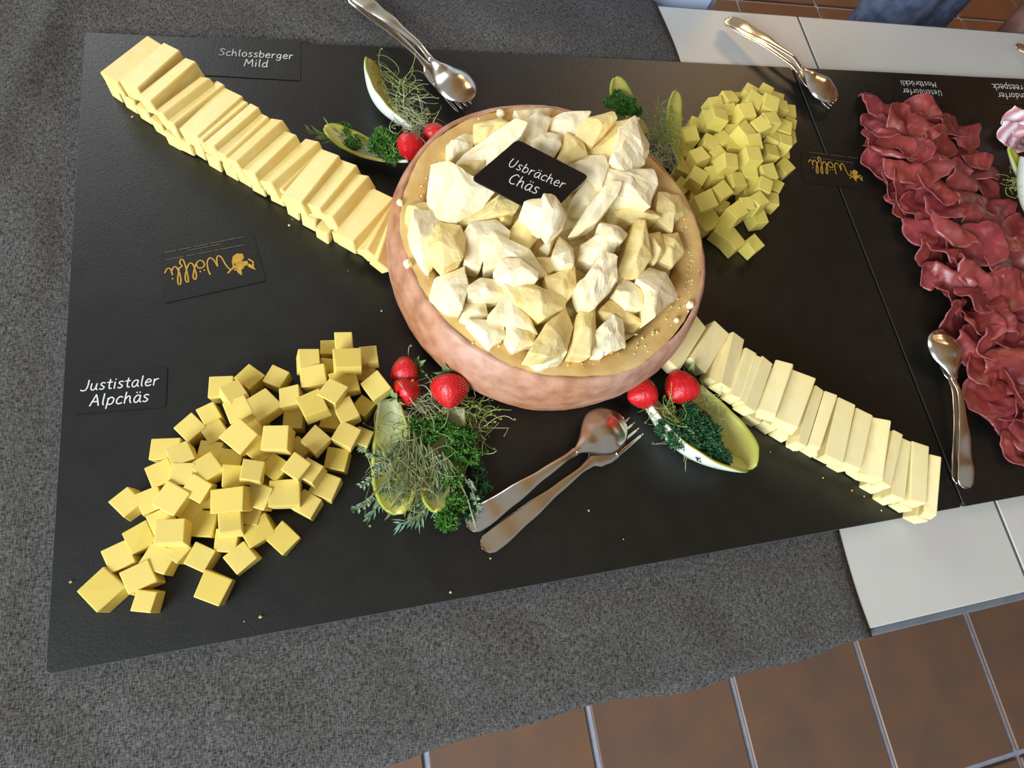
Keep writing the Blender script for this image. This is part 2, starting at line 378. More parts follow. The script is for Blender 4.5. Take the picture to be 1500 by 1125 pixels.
# ------------------------------------------------------------------ stroke lettering (felt-pen hand)
G = {  # width, strokes
 'a': (.50, [[(.40,.46),(.22,.50),(.06,.30),(.08,.06),(.22,.0),(.36,.18),(.41,.46)], [(.41,.46),(.39,.12),(.48,.0)]]),
 'b': (.48, [[(.08,.78),(.06,.4),(.06,.02)], [(.06,.34),(.22,.5),(.40,.36),(.38,.1),(.22,.0),(.06,.06)]]),
 'c': (.42, [[(.38,.44),(.22,.5),(.06,.3),(.08,.06),(.24,.0),(.38,.06)]]),
 'd': (.52, [[(.38,.36),(.24,.48),(.07,.3),(.08,.06),(.2,.0),(.36,.14)], [(.42,.78),(.38,.3),(.42,.0)]]),
 'e': (.46, [[(.08,.26),(.38,.3),(.34,.46),(.2,.5),(.06,.28),(.10,.05),(.26,.0),(.42,.07)]]),
 'f': (.36, [[(.36,.74),(.24,.78),(.16,.6),(.14,.0)], [(.02,.46),(.32,.48)]]),
 'g': (.50, [[(.38,.44),(.22,.5),(.06,.3),(.10,.08),(.22,.04),(.36,.2),(.40,.46)], [(.40,.46),(.38,.0),(.30,-.22),(.12,-.24),(.02,-.16)]]),
 'h': (.50, [[(.08,.78),(.06,.3),(.06,.0)], [(.06,.26),(.22,.48),(.34,.42),(.36,.16),(.44,.0)]]),
 'i': (.20, [[(.08,.48),(.08,.0)], [(.10,.66),(.10,.70)]]),
 'k': (.46, [[(.08,.78),(.06,.0)], [(.38,.46),(.08,.22),(.42,.0)]]),
 'l': (.22, [[(.10,.78),(.08,.2),(.14,.0)]]),
 'm': (.74, [[(.06,.48),(.06,.0)], [(.06,.26),(.20,.48),(.30,.4),(.32,.0)], [(.32,.26),(.46,.48),(.58,.4),(.62,.0)]]),
 'n': (.50, [[(.06,.48),(.06,.0)], [(.06,.26),(.22,.48),(.36,.4),(.40,.0)]]),
 'o': (.50, [[(.26,.5),(.08,.38),(.08,.1),(.24,.0),(.40,.12),(.40,.38),(.26,.5)]]),
 'p': (.50, [[(.08,.46),(.07,.1),(.04,-.26)], [(.08,.34),(.24,.5),(.42,.38),(.38,.1),(.22,.0),(.08,.08)]]),
 'r': (.38, [[(.08,.48),(.07,.0)], [(.07,.26),(.18,.44),(.34,.48)]]),
 's': (.40, [[(.34,.46),(.18,.5),(.08,.38),(.2,.26),(.32,.14),(.2,.0),(.04,.05)]]),
 't': (.36, [[(.18,.7),(.16,.2),(.22,.02),(.32,.03)], [(.02,.48),(.32,.5)]]),
 'u': (.50, [[(.07,.48),(.06,.14),(.18,.0),(.34,.12),(.40,.46)], [(.40,.46),(.38,.12),(.46,.0)]]),
 'y': (.46, [[(.06,.48),(.14,.2),(.24,.1)], [(.40,.48),(.26,.08),(.06,-.26)]]),
 'A': (.62, [[(.02,.0),(.30,.76)], [(.30,.76),(.42,.4),(.52,.0)], [(.12,.28),(.46,.28)]]),
 'C': (.56, [[(.50,.68),(.32,.76),(.10,.5),(.08,.16),(.26,.0),(.48,.06)]]),
 'J': (.50, [[(.42,.76),(.40,.3),(.30,.04),(.12,.0),(.0,.06)]]),
 'K': (.54, [[(.10,.76),(.08,.0)], [(.46,.74),(.10,.34),(.50,.0)]]),
 'M': (.76, [[(.04,.0),(.14,.74)], [(.14,.74),(.34,.26)], [(.34,.26),(.60,.74)], [(.60,.74),(.66,.0)]]),
 'S': (.54, [[(.48,.70),(.28,.78),(.12,.62),(.26,.44),(.44,.26),(.34,.04),(.04,.04)]]),
 'U': (.62, [[(.12,.76),(.06,.3),(.18,.02),(.36,.04),(.48,.3),(.52,.76)]]),
 ' ': (.35, []),
}
G['ä'] = (G['a'][0], G['a'][1] + [[(.16,.68),(.16,.72)], [(.34,.68),(.34,.72)]])
G['ö'] = (G['o'][0], G['o'][1] + [[(.16,.68),(.16,.72)], [(.34,.68),(.34,.72)]])

def strokes_of(text):
    x = 0; out = []
    for ch in text:
        wd, ss = G[ch]
        for s in ss: out.append([(x + a + b * .12, b) for a, b in s])
        x += wd + .06
    return out, x - .06

def ribbon(mb, pts3, wd, up, h=0.0003):
    """a flat pen stroke with rounded ends lying on a surface whose normal is up"""
    n = len(pts3); vs = []; fs = []
    L = []; Rr = []
    for i, p in enumerate(pts3):
        t = (pts3[min(i + 1, n - 1)] - pts3[max(i - 1, 0)]).normalized(); s = up.cross(t).normalized() * wd / 2
        L.append(p + s); Rr.append(p - s)
    t0 = (pts3[0] - pts3[1]).normalized() * wd / 2; t1 = (pts3[-1] - pts3[-2]).normalized() * wd / 2
    top = [pts3[0] + t0] + L + [pts3[-1] + t1] + Rr[::-1]
    # as a strip of quads plus end caps
    vs = [q + up * (h + i * 4e-6) for i, q in enumerate(L)] + [q + up * (h + i * 4e-6) for i, q in enumerate(Rr)] + [pts3[0] + t0 + up * h, pts3[-1] + t1 + up * h]
    fs = [(i, n + i, n + i + 1, i + 1) for i in range(n - 1)] + [(2 * n, n, 0), (2 * n + 1, n - 1, 2 * n - 1)]
    mb.add(vs, fs)

def write(mb, text, p0, p1, up=Vector((0, 0, 1)), pen=.085, hscale=1.0, strokes=None, width=None):
    ss, wd = (strokes, width) if strokes else strokes_of(text)
    ex = (p1 - p0); k = ex.length / wd; ex.normalize(); ey = up.cross(ex).normalized()
    for s in ss:
        c = catmull([(a, b, 0) for a, b in s], 4)
        ribbon(mb, [p0 + ex * (q.x * k) + ey * (q.y * k * hscale) for q in c], pen * k, up)

def quad_card(name, corners, th, m, label, z=0.0, cat='sign', r=0.002):
    """a thin card from its four corner points, counter-clockwise from above"""
    c = [Vector(p) for p in corners]; n = (c[1] - c[0]).cross(c[2] - c[0]).normalized()
    t = empty(name, sum(c, Vector()) / 4); tag(t, label, cat)
    ring = []
    for i in range(4):
        a, b, d = c[i - 1], c[i], c[(i + 1) % 4]
        e1 = (a - b).normalized(); e2 = (d - b).normalized()
        for k in range(4):
            q = k / 3; ring.append(b + e1 * r * (1 - q) ** 2 + e2 * r * q ** 2)
    m_ = len(ring); mb = MB()
    mb.add([p - n * th for p in ring] + ring, [tuple(range(m_))[::-1], tuple(range(m_, 2 * m_))] + [(i, (i + 1) % m_, m_ + (i + 1) % m_, m_ + i) for i in range(m_)])
    mb.build('card', m, t)
    return t, n
UP = Vector((0, 0, 1)); ZC = 0.0006
t, n = quad_card('name_card', [P(300, 110, ZC), P(440, 118, ZC), P(441, 60, ZC), P(304, 53, ZC)], .0004, M['card'], 'thin black name card reading Schlossberger Mild at the top left')
mb = MB(); write(mb, 'Schlossberger', P(320, 81, ZC), P(429, 87, ZC)); write(mb, 'Mild', P(357, 97, ZC), P(393, 99, ZC)); mb.build('lettering', M['chalk'], t)
t, n = quad_card('name_card', [P(108, 607, ZC), P(243, 596, ZC), P(245, 537, ZC), P(112, 546, ZC)], .0004, M['card'], 'thin black name card reading Justistaler Alpchäs beside the left cubes')
mb = MB(); write(mb, 'Justistaler', P(118, 573, ZC), P(232, 564, ZC)); write(mb, 'Alpchäs', P(131, 595, ZC), P(218, 588, ZC)); mb.build('lettering', M['chalk'], t)
t, n = quad_card('name_card', [P(1391, 112, ZC), P(1312, 108, ZC), P(1308, 148, ZC), P(1390, 155, ZC)], .0004, M['card'], 'thin black name card upside down behind the dark red beef')
mb = MB(); write(mb, 'Uetendorfer', P(1378, 133, ZC), P(1321, 130, ZC)); write(mb, 'Mostbröckli', P(1370, 121, ZC), P(1318, 118, ZC)); mb.build('lettering', M['chalk'], t)
t, n = quad_card('name_card', [P(1530, 117, ZC), P(1441, 113, ZC), P(1462, 152, ZC), P(1545, 157, ZC)], .0004, M['card'], 'thin black name card upside down at the right edge behind bacon')
mb = MB(); write(mb, 'Uetendorfer', P(1519, 138, ZC), P(1460, 136, ZC)); write(mb, 'Karreespeck', P(1514, 126, ZC), P(1452, 123, ZC)); mb.build('lettering', M['chalk'], t)

def logo_card(cs, p0, p1, lp, ls, fine, label):
    t, n = quad_card('business_card', [P(*c, ZC) for c in cs], .0004, M['card'], label, cat='card')
    W_ = [[(.0,.42),(.03,.66),(.18,.74),(.28,.5),(.34,.12),(.44,.0),(.54,.14),(.6,.46)], [(.6,.46),(.66,.12),(.78,.0),(.92,.16),(.98,.5),(.97,.74)],
          [(1.2,.36),(1.06,.28),(1.06,.08),(1.18,.0),(1.32,.1),(1.32,.3),(1.2,.36)], [(1.12,.46),(1.12,.5)], [(1.28,.48),(1.28,.52)],
          [(1.36,.12),(1.5,.4),(1.6,.66),(1.56,.8),(1.46,.6),(1.46,.1),(1.56,.02),(1.68,.16)],
          [(1.66,.1),(1.86,.5),(1.9,.76),(1.82,.8),(1.76,.4),(1.74,-.14),(1.82,-.26),(1.9,-.1),(1.86,.06),(1.98,.1)],
          [(1.98,.1),(2.14,.5),(2.2,.78),(2.12,.82),(2.04,.5),(2.06,.08),(2.16,.0),(2.26,.14)],
          [(2.3,.34),(2.3,.06),(2.4,.0),(2.54,.16)], [(2.34,.48),(2.34,.52)]]
    mb = MB(); write(mb, '', p0, p1, pen=.055, strokes=W_, width=2.54, hscale=1.0)
    o = mb.build('script_lettering', M['gold'], t)
    # the running animal beside the lettering: head, body, tail and legs as flat printed shapes
    ex = (p1 - p0).normalized(); ey = UP.cross(ex); mb = MB()
    def poly(q, c=None):
        mb.add([lp + ex * (a * ls) + ey * (b * ls) + UP * .0003 for a, b in q], [tuple(range(len(q)))])
    poly([(-.32,-.5),(-.05,-.62),(.2,-.5),(.34,-.2),(.2,.0),(-.1,-.08),(-.3,-.24)])
    poly([(-.42,-.02),(-.1,-.1),(.2,-.02),(.3,.22),(.06,.34),(-.2,.24),(-.4,.2)])
    poly([(.02,.36),(.26,.3),(.24,.5),(.12,.72),(.06,.62)])
    poly([(-.46,.16),(-.3,.2),(-.42,.42),(-.66,.62),(-.6,.36)])
    poly([(.26,.0),(.42,.1),(.44,.26),(.3,.2)])
    for s in ([(-.5,-.1),(-.66,.1),(-.6,.34)], [(.34,.3),(.2,.34),(-.1,.32)], [(.2,.1),(.46,.2),(.7,.38)]):
        ribbon(mb, [lp + ex * (a * ls) + ey * (b * ls) for a, b in s], ls * .09, UP)
    mb.build('animal_emblem', M['gold'], t)
    # the fine print above: three hair-thin rows of tiny marks
    mb = MB()
    for (a, b, segs) in fine:
        a = P(*a, ZC); b = P(*b, ZC); d = (b - a); x = 0
        for sl in segs:
            u0, u1 = sl; ribbon(mb, [a + d * u0, a + d * (u0 + u1) / 2, a + d * u1], .0007, UP)
    mb.build('fine_print', M['chalk_dim'], t)
    return t
logo_card([(371, 343), (233, 373), (240, 444), (390, 411)], P(336, 371, ZC), P(240, 395, ZC), P(351, 386, ZC), .0175,
          [((357, 347), (238, 371), [(0,.08),(.1,.2),(.23,.42),(.45,.62),(.66,.8),(.84,.97)]),
           ((357, 359), (243, 381), [(0,.12),(.14,.3),(.33,.38),(.42,.6),(.64,.74),(.78,1)]),
           ((322, 358), (276, 367), [(0,.3),(.35,.98)])],
          'black business card with gold script lying on the left slate')
logo_card([(1263, 231), (1173, 219), (1176, 268), (1262, 276)], P(1243, 241, ZC), P(1183, 234, ZC), P(1253, 257, ZC), .014,
          [((1256, 232), (1176, 222), [(0,.2),(.25,.5),(.55,.9)]), ((1250, 239), (1184, 230), [(0,.4),(.45,.95)])],
          'black business card with gold script lying across the board joint')
# ------------------------------------------------------------------ cheese cubes
def cube_mesh(i, m):
    r = random.Random(100 + i); a = MB(); a.box((0, 0, 0), (1, 1, 1))
    a.v = [(x + r.uniform(-.06, .06), y + r.uniform(-.06, .06), z + r.uniform(-.03, .03)) for x, y, z in a.v]
    me = a.mesh('cheese_cube', m); bevel_mesh(me, 0.035, 2); return me

def ordinal(k):
    return ['first', 'second', 'third', 'fourth', 'fifth', 'sixth', 'seventh', 'eighth', 'ninth', 'tenth', 'eleventh', 'twelfth', 'thirteenth',
            'fourteenth', 'fifteenth', 'sixteenth', 'seventeenth', 'eighteenth', 'nineteenth', 'twentieth', 'twenty-first', 'twenty-second'][k]

def cubes(data, meshes, base, group, special, word, ztop, bands, lh):
    its = []
    for k, d in enumerate(data):
        px, py, lay, ang, s = d[:5]; e = d[5] if len(d) > 5 else 1.0
        z = ztop[lay]
        c = P(px, py, z); a = math.radians(ang)
        v = P(px + 20 * math.cos(a), py + 20 * math.sin(a), z) - c
        k1 = v.length / 20.0
        its.append(dict(k=k, c=c, rz=math.atan2(v.y, v.x), s=s * base, e=e, lay=lay, z=z, px=px, py=py))
    for _ in range(6):      # nudge cubes of one layer apart
        for a in its:
            for b in its:
                if a is b or abs(a['lay'] - b['lay']) > 0: continue
                d = b['c'] - a['c']; d.z = 0; need = (a['s'] + b['s']) * .5 * .85
                if 1e-5 < d.length < need: q = d.normalized() * (need - d.length) * .12; b['c'] += q; a['c'] -= q
    # labels: rows from the top of the picture down, counted from the left
    order = sorted((i for i in its if i['k'] not in special), key=lambda i: i['py']); n = len(order); per = math.ceil(n / bands)
    for b in range(bands):
        row = sorted(order[b * per:(b + 1) * per], key=lambda i: i['px'])
        for j, it in enumerate(row):
            st = ('on the slate', 'on others', 'on top')[it['lay']]
            it['label'] = '%s cube %s, %s from left in %s row of the %s' % (word, st, ordinal(j), ordinal(b), group_word[group])
    for it in its:
        r = random.Random(it['k'] * 13 + len(data))
        o = bpy.data.objects.new('cheese_cube', meshes[r.randrange(len(meshes))]); col.objects.link(o)
        h = lh * r.uniform(.9, 1.05); tl = 0 if it['lay'] == 0 else .16
        o.location = (it['c'].x, it['c'].y, (ZB + it['z'] - h / 2) if it['lay'] else ZB + h / 2 + .0004)
        o.rotation_euler = (r.uniform(-tl, tl), r.uniform(-tl, tl), it['rz'])
        o.scale = (it['s'] * it['e'], it['s'], h)
        tag(o, special.get(it['k']) or it['label'], 'cheese cube', group)
group_word = {'yellow cheese cubes of the left heap': 'left heap', 'cheese cubes of the heap behind the wheel': 'right heap'}
LP = [(323,566,0,-3,1.05),(366,552,0,38,.92),(405,551,0,25,.95),(306,606,0,-25,.85),(276,626,0,45,1.02),(312,629,0,-28,1.0),(341,576,1,-28,.95),(349,596,1,-22,1.0),
 (351,636,2,40,1.1),(384,592,1,-35,1.15),(451,526,1,-3,1.0),(481,508,0,0,.7),(503,497,1,-3,.85),(480,534,0,4,.7),(508,525,2,-3,1.0,1.2),(540,518,1,-5,.9),
 (460,549,1,-8,1.0,1.15),(505,557,1,-15,1.05,1.15),(534,546,0,20,.85),(552,563,1,50,1.05,1.1),(533,594,0,35,.8),(486,572,2,30,.95),(507,600,1,60,.9,1.25),(458,592,2,-22,1.1),
 (425,580,1,-8,.9),(429,612,0,3,.95),(486,612,0,10,.95),(405,641,2,0,1.1),(461,643,1,38,1.0),(507,636,1,25,1.0),(531,639,0,20,.8),(493,672,0,10,1.0),(476,711,0,20,1.1),
 (433,681,2,35,.95),(455,690,1,30,.95),(437,658,0,40,.9),(380,658,1,-45,.95),(402,684,1,35,.95),(367,690,2,5,.9),(416,722,1,-5,1.15,1.1),(450,738,0,30,.95),(380,724,1,18,1.05),
 (341,695,1,2,.95),(336,730,2,-5,.95,1.35),(366,752,0,10,.9),(373,624,0,10,.9),(391,708,0,20,.9),(241,657,0,-3,.95,1.25),(264,668,1,-25,.9),(307,661,0,5,.95),(302,686,1,-32,1.05),
 (337,672,0,5,.9),(265,690,1,4,.9),(235,693,0,-25,1.0),(185,736,0,-38,.98),(220,734,0,-22,1.0),(251,727,1,30,1.15),(276,748,0,40,.9),(299,729,0,-3,.9),(335,766,1,-8,.95),
 (237,761,0,-25,.95,1.15),(204,786,0,-28,.98),(248,780,1,-3,1.0,1.2),(296,766,0,3,1.05),(378,776,0,-32,.95,1.25),(414,787,0,42,1.02),(351,816,0,-38,1.0,1.1),(291,817,0,25,1.0),
 (172,816,0,-25,1.05),(232,817,0,20,1.0,1.15),(203,846,0,-25,1.0,1.2),(147,864,0,45,1.25),(211,880,0,8,.85),(311,860,0,20,1.12),(330,791,0,0,.95),(258,806,0,35,.8),(288,712,1,30,.9)]
SPL = {71: 'largest yellow cheese cube at the lower left tip of the left heap', 72: 'smallest yellow cheese cube lying under the tip of the left heap',
       73: 'lone yellow cheese cube with a cut corner apart below the left heap', 65: 'lone yellow cheese cube at the lower right of the left heap',
       54: 'lone yellow cheese cube standing apart at the left of the left heap', 0: 'squarely set cheese cube closest to the Justistaler card',
       1: 'cheese cube turned like a diamond in the back row of the left heap', 2: 'cheese cube beside the diamond-turned one in the back row',
       12: 'uppermost yellow cheese cube at the back corner of the left heap', 10: 'tall square cheese cube standing apart left of the back corner stack',
       19: 'tilted yellow cheese cube touching the lower left strawberries', 43: 'cheese cube on the heap showing one bright whitish side',
       38: 'small pale cheese cube perched in the middle of the left heap', 32: 'square cheese cube at the right edge of the heap beside the thyme'}
ztop = {0: .0185, 1: .0325, 2: .045}
cm = [cube_mesh(i, M['cube' if i % 3 else 'cube2']) for i in range(9)]
cubes(LP, cm, 0.0181, 'yellow cheese cubes of the left heap', SPL, 'yellow', ztop, 9, .0180)
RP = [(1013,193,1,-3,1),(1022,178,0,20,.9),(1046,186,0,10,.9),(1043,207,1,25,1),(1027,227,1,-18,1),(1010,218,0,5,.9),(1004,243,0,30,.9),(1025,256,1,30,1),(1049,252,1,-10,1),
 (1003,268,0,40,.95),(1024,281,0,10,.95),(1035,292,1,-22,1.1,1.25),(1060,277,1,-35,1.05),(1061,299,0,20,.9),(1042,321,0,-25,1.1,1.4),(1082,308,1,-35,1.05,1.1),(1064,336,0,35,1.1),
 (1079,350,0,-35,1.05),(1108,354,0,-35,1),(1116,314,0,-5,1),(1114,292,1,-30,1),(1133,289,0,10,.95),(1096,297,1,0,.85),(1121,268,1,20,.95),(1101,277,0,15,.95),(1081,262,1,-5,1),
 (1100,248,1,5,1),(1127,249,1,-8,1.05),(1139,269,0,30,.9),(1153,241,0,-38,1.05),(1149,218,0,10,1),(1131,220,1,5,1),(1105,224,2,3,1.05),(1070,233,2,3,1),(1055,224,1,-35,.95),
 (1076,210,1,10,.95),(1105,204,2,-5,1.05),(1133,198,1,20,1),(1094,189,2,-35,1.05),(1074,190,1,10,.95),(1064,178,0,30,.95),(1117,181,2,-25,1.05),(1132,173,2,-5,1.05),(1150,184,1,20,1),
 (1160,177,0,25,.9),(1160,196,0,5,.9),(1158,160,0,10,1),(1130,148,2,20,1.1),(1107,143,2,30,1.05),(1096,160,2,-3,1.05),(1101,131,1,30,.9),(1123,131,1,30,.9),(1141,141,0,20,.9),
 (1070,141,1,-8,1),(1086,140,0,5,.9),(1050,150,1,-3,1),(1055,167,2,10,1.05),(1042,169,1,5,.95),(1071,160,1,0,.95),(1084,171,1,15,.9),(1145,153,1,10,1),(1152,205,1,15,.9),(1062,202,1,-20,.95)]
SPR = {18: 'lone straw-yellow cheese cube at the front tip of the right heap', 17: 'cheese cube at the heap tip beside the lone one',
       29: 'cheese cube at the right heap edge nearest the business card', 14: 'long cheese block at the foot of the heap against the wheel',
       33: 'cheese cube standing up straight in the middle of the right heap'}
zt2 = {0: .0205, 1: .037, 2: .052}
gm = [cube_mesh(30 + i, M['green_cube']) for i in range(6)]
cubes(RP, gm, 0.0180, 'cheese cubes of the heap behind the wheel', SPR, 'straw-yellow', zt2, 9, .0185)

# ------------------------------------------------------------------ cheese sticks
def stick_mesh(i):
    r = random.Random(300 + i); a = MB(); a.box((0, 0, 0), (1, 1, 1))
    a.v = [(x + r.uniform(-.015, .015), y + r.uniform(-.05, .05), z + r.uniform(-.04, .04)) for x, y, z in a.v]
    me = a.mesh('cheese_stick', M['stick'])
    bm = bmesh.new(); bm.from_mesh(me)
    bmesh.ops.recalc_face_normals(bm, faces=bm.faces); bm.to_mesh(me); bm.free(); return me
sm = [stick_mesh(i) for i in range(6)]
def stick(k, near, far, wpx, ztop, roll, label, group, th=.017):
    a = P(*near, ztop); b = P(*far, ztop); d = b - a; L = d.length; c = (a + b) / 2
    ppm = math.hypot(far[0] - near[0], far[1] - near[1]) / L
    wd = max(.010, wpx / ppm * .94)
    o = bpy.data.objects.new('cheese_stick', None)
    me = sm[k % 6].copy(); me.materials[0] = M['stick_pale' if 'lower-right' in group else 'stick']; S = Matrix.Diagonal((L, wd, th, 1))
    me.transform(S); bm = bmesh.new(); bm.from_mesh(me); bmesh.ops.bevel(bm, geom=list(bm.edges), offset=.0007, segments=2, affect='EDGES'); bm.to_mesh(me); bm.free()
    bpy.data.objects.remove(o); o = bpy.data.objects.new('cheese_stick', me); col.objects.link(o)
    rr_ = random.Random(k * 7 + int(near[0])); c = c + Vector((0, 0, rr_.uniform(-.0022, .0018)))
    q = Matrix.Rotation(math.atan2(d.y, d.x) + rr_.uniform(-.03, .03), 3, 'Z') @ Matrix.Rotation(math.radians(roll * 1.35), 3, 'X')
    o.rotation_euler = q.to_euler(); o.location = c - q @ Vector((0, 0, th / 2))
    tag(o, label, 'cheese stick', group)
SLs = [((160,112),(226,57),30,0),((189,125),(252,69),30,-6),((211,146),(280,87),22,-12),((232,166),(301,112),24,-22),((246,177),(322,118),17,-10),((273,192),(342,133),34,-6),((290,201),(357,146),18,-14),
 ((307,213),(373,155),19,-12),((322,223),(389,166),15,-10),((338,235),(406,173),26,-22),((362,252),(426,194),24,-16),((388,266),(457,203),28,-20),((408,277),(461,224),18,-25),((427,294),(484,225),34,-12),
 ((453,300),(512,237),32,-14),((478,317),(530,254),25,-22),((492,333),(541,275),18,-25),((502,347),(562,282),34,-8),((530,366),(568,299),22,-30),((548,384),(572,306),16,-34)]
n = len(SLs)
for k, (a, b, wp, rl) in enumerate(SLs):
    z = .0365 if k not in (12, 16, 18, 19) else .030
    stick(k, a, b, wp, z, rl, 'upper cream cheese stick, %s from the far left tip of the upper-left row' % ordinal(k), 'cheese sticks of the upper-left row')
low = [(160,133),(182,150),(203,168),(226,187),(246,205),(264,216),(285,222),(306,237),(330,250),(352,262),(374,278),(400,292),(424,310),(447,328),(468,346),(494,352),(520,366)]
for k, p in enumerate(low):
    t_ = k / (len(low) - 1); dx = 62 - 14 * t_; dy = -52 - 14 * t_
    stick(k + 3, (p[0] + 3, p[1] - 8), (p[0] + dx + 3, p[1] + dy - 8), 21, .0175, 0, 'lower-layer cream cheese stick, %s from the far left tip of the upper-left row' % ordinal(k), 'cheese sticks of the upper-left row', th=.0168)
SRs = [((988,535),(1027,469),25,14),((1024,535),(1060,478),27,6),((1047,560),(1067,498),18,10),((1067,568),(1083,490),22,12),((1080,582),(1101,512),17,4),((1090,590),(1112,522),12,0),((1099,599),(1125,527),20,6),
 ((1122,604),(1150,529),23,-22),((1152,620),(1180,547),30,-14),((1176,652),(1203,567),14,4),((1193,655),(1217,575),16,-12),((1222,673),(1240,588),27,-4),((1249,682),(1268,603),25,-6),((1276,697),(1294,612),27,-26),
 ((1299,712),(1315,632),14,-2),((1317,729),(1330,643),18,-4),((1345,735),(1351,650),25,-3),((1365,752),(1372,667),16,-20)]
for k, (a, b, wp, rl) in enumerate(SRs):
    z = .0365 if k not in (2,) else .029
    stick(k + 1, a, b, wp, z, rl, 'upper cream cheese stick, %s from the wheel in the lower-right row' % ordinal(k), 'cheese sticks of the lower-right row')
low = [(1105,622),(1129,632),(1150,645),(1174,659),(1196,668),(1214,678),(1237,692),(1262,702),(1286,722),(1306,740),(1328,752),(1352,768)]
for k, p in enumerate(low):
    t_ = k / (len(low) - 1); dx = 30 - 14 * t_; dy = -76 - 8 * t_
    stick(k + 2, (p[0], p[1] - 8), (p[0] + dx, p[1] + dy - 8), 20, .0175, 0, 'lower-layer cream cheese stick, %s from the wheel in the lower-right row' % ordinal(k), 'cheese sticks of the lower-right row', th=.0168)

# ------------------------------------------------------------------ the hollowed cheese wheel
WC = Vector((0.4225, 0.2985, ZB))
wheel = empty('hollow_cheese', WC); tag(wheel, 'hollowed wheel of cheese with rosy brown rind holding broken chunks', 'cheese wheel')
def lathe(prof, seg=128, amp=.0012, seed=0, closed=False):
    prof = [(r * 1.022, z * 1.02) for r, z in prof]
    a = MB()
    for i in range(seg):
        an = 2 * PI * i / seg
        for r, z in prof:
            q = noise.noise(Vector((math.cos(an) * 2.2, math.sin(an) * 2.2, z * 20 + seed))) * amp * 1.5 + noise.noise(Vector((math.cos(an) * 14, math.sin(an) * 14, z * 90 + seed))) * amp * .5
            k = 1 if r > .02 else 0
            a.v.append((WC.x + (r + q * k) * math.cos(an), WC.y + (r + q * k) * math.sin(an), WC.z + z + (q * .5 * k if z > .01 else 0)))
    m = len(prof)
    for i in range(seg):
        for j in range(m - 1):
            a.f.append((i * m + j, ((i + 1) % seg) * m + j, ((i + 1) % seg) * m + j + 1, i * m + j + 1))
    return a
rp = [(.02, .0006), (.120, .0006), (.134, .001), (.140, .003), (.144, .008), (.1475, .018), (.1495, .030), (.1500, .042), (.1492, .054), (.1475, .066), (.1450, .074), (.1430, .0785), (.1412, .0803), (.1390, .0808), (.1375, .0800)]
lathe(rp, 144, .0012, 0).build('rind', M['rind'], wheel, True)
pp = [(.1378, .0798), (.1345, .0806), (.130, .0800), (.1255, .0790), (.1210, .0775), (.1175, .075), (.1150, .070), (.1125, .062), (.109, .05), (.10, .043), (.07, .041), (.01, .041)]
lathe(pp, 180, .0026, 5).build('paste', M['paste'], wheel, True)
# bed of fine crumbs inside
a = MB(); nr, ns = 26, 72
for i in range(nr + 1):
    for j in range(ns):
        r = .1155 * i / nr; an = 2 * PI * j / ns; x = r * math.cos(an); y = r * math.sin(an)
        z = .066 + .012 * (1 - (r / .1155) ** 2) + .005 * noise.noise(Vector((x * 60, y * 60, 2))) + .0022 * noise.noise(Vector((x * 230, y * 230, 7)))
        a.v.append((WC.x + x, WC.y + y, WC.z + z))
a.f = [(i * ns + j, (i + 1) * ns + j, (i + 1) * ns + (j + 1) % ns, i * ns + (j + 1) % ns) for i in range(nr) for j in range(ns)]
a.build('crumb_bed', M['crumb'], wheel)['kind'] = 'stuff'

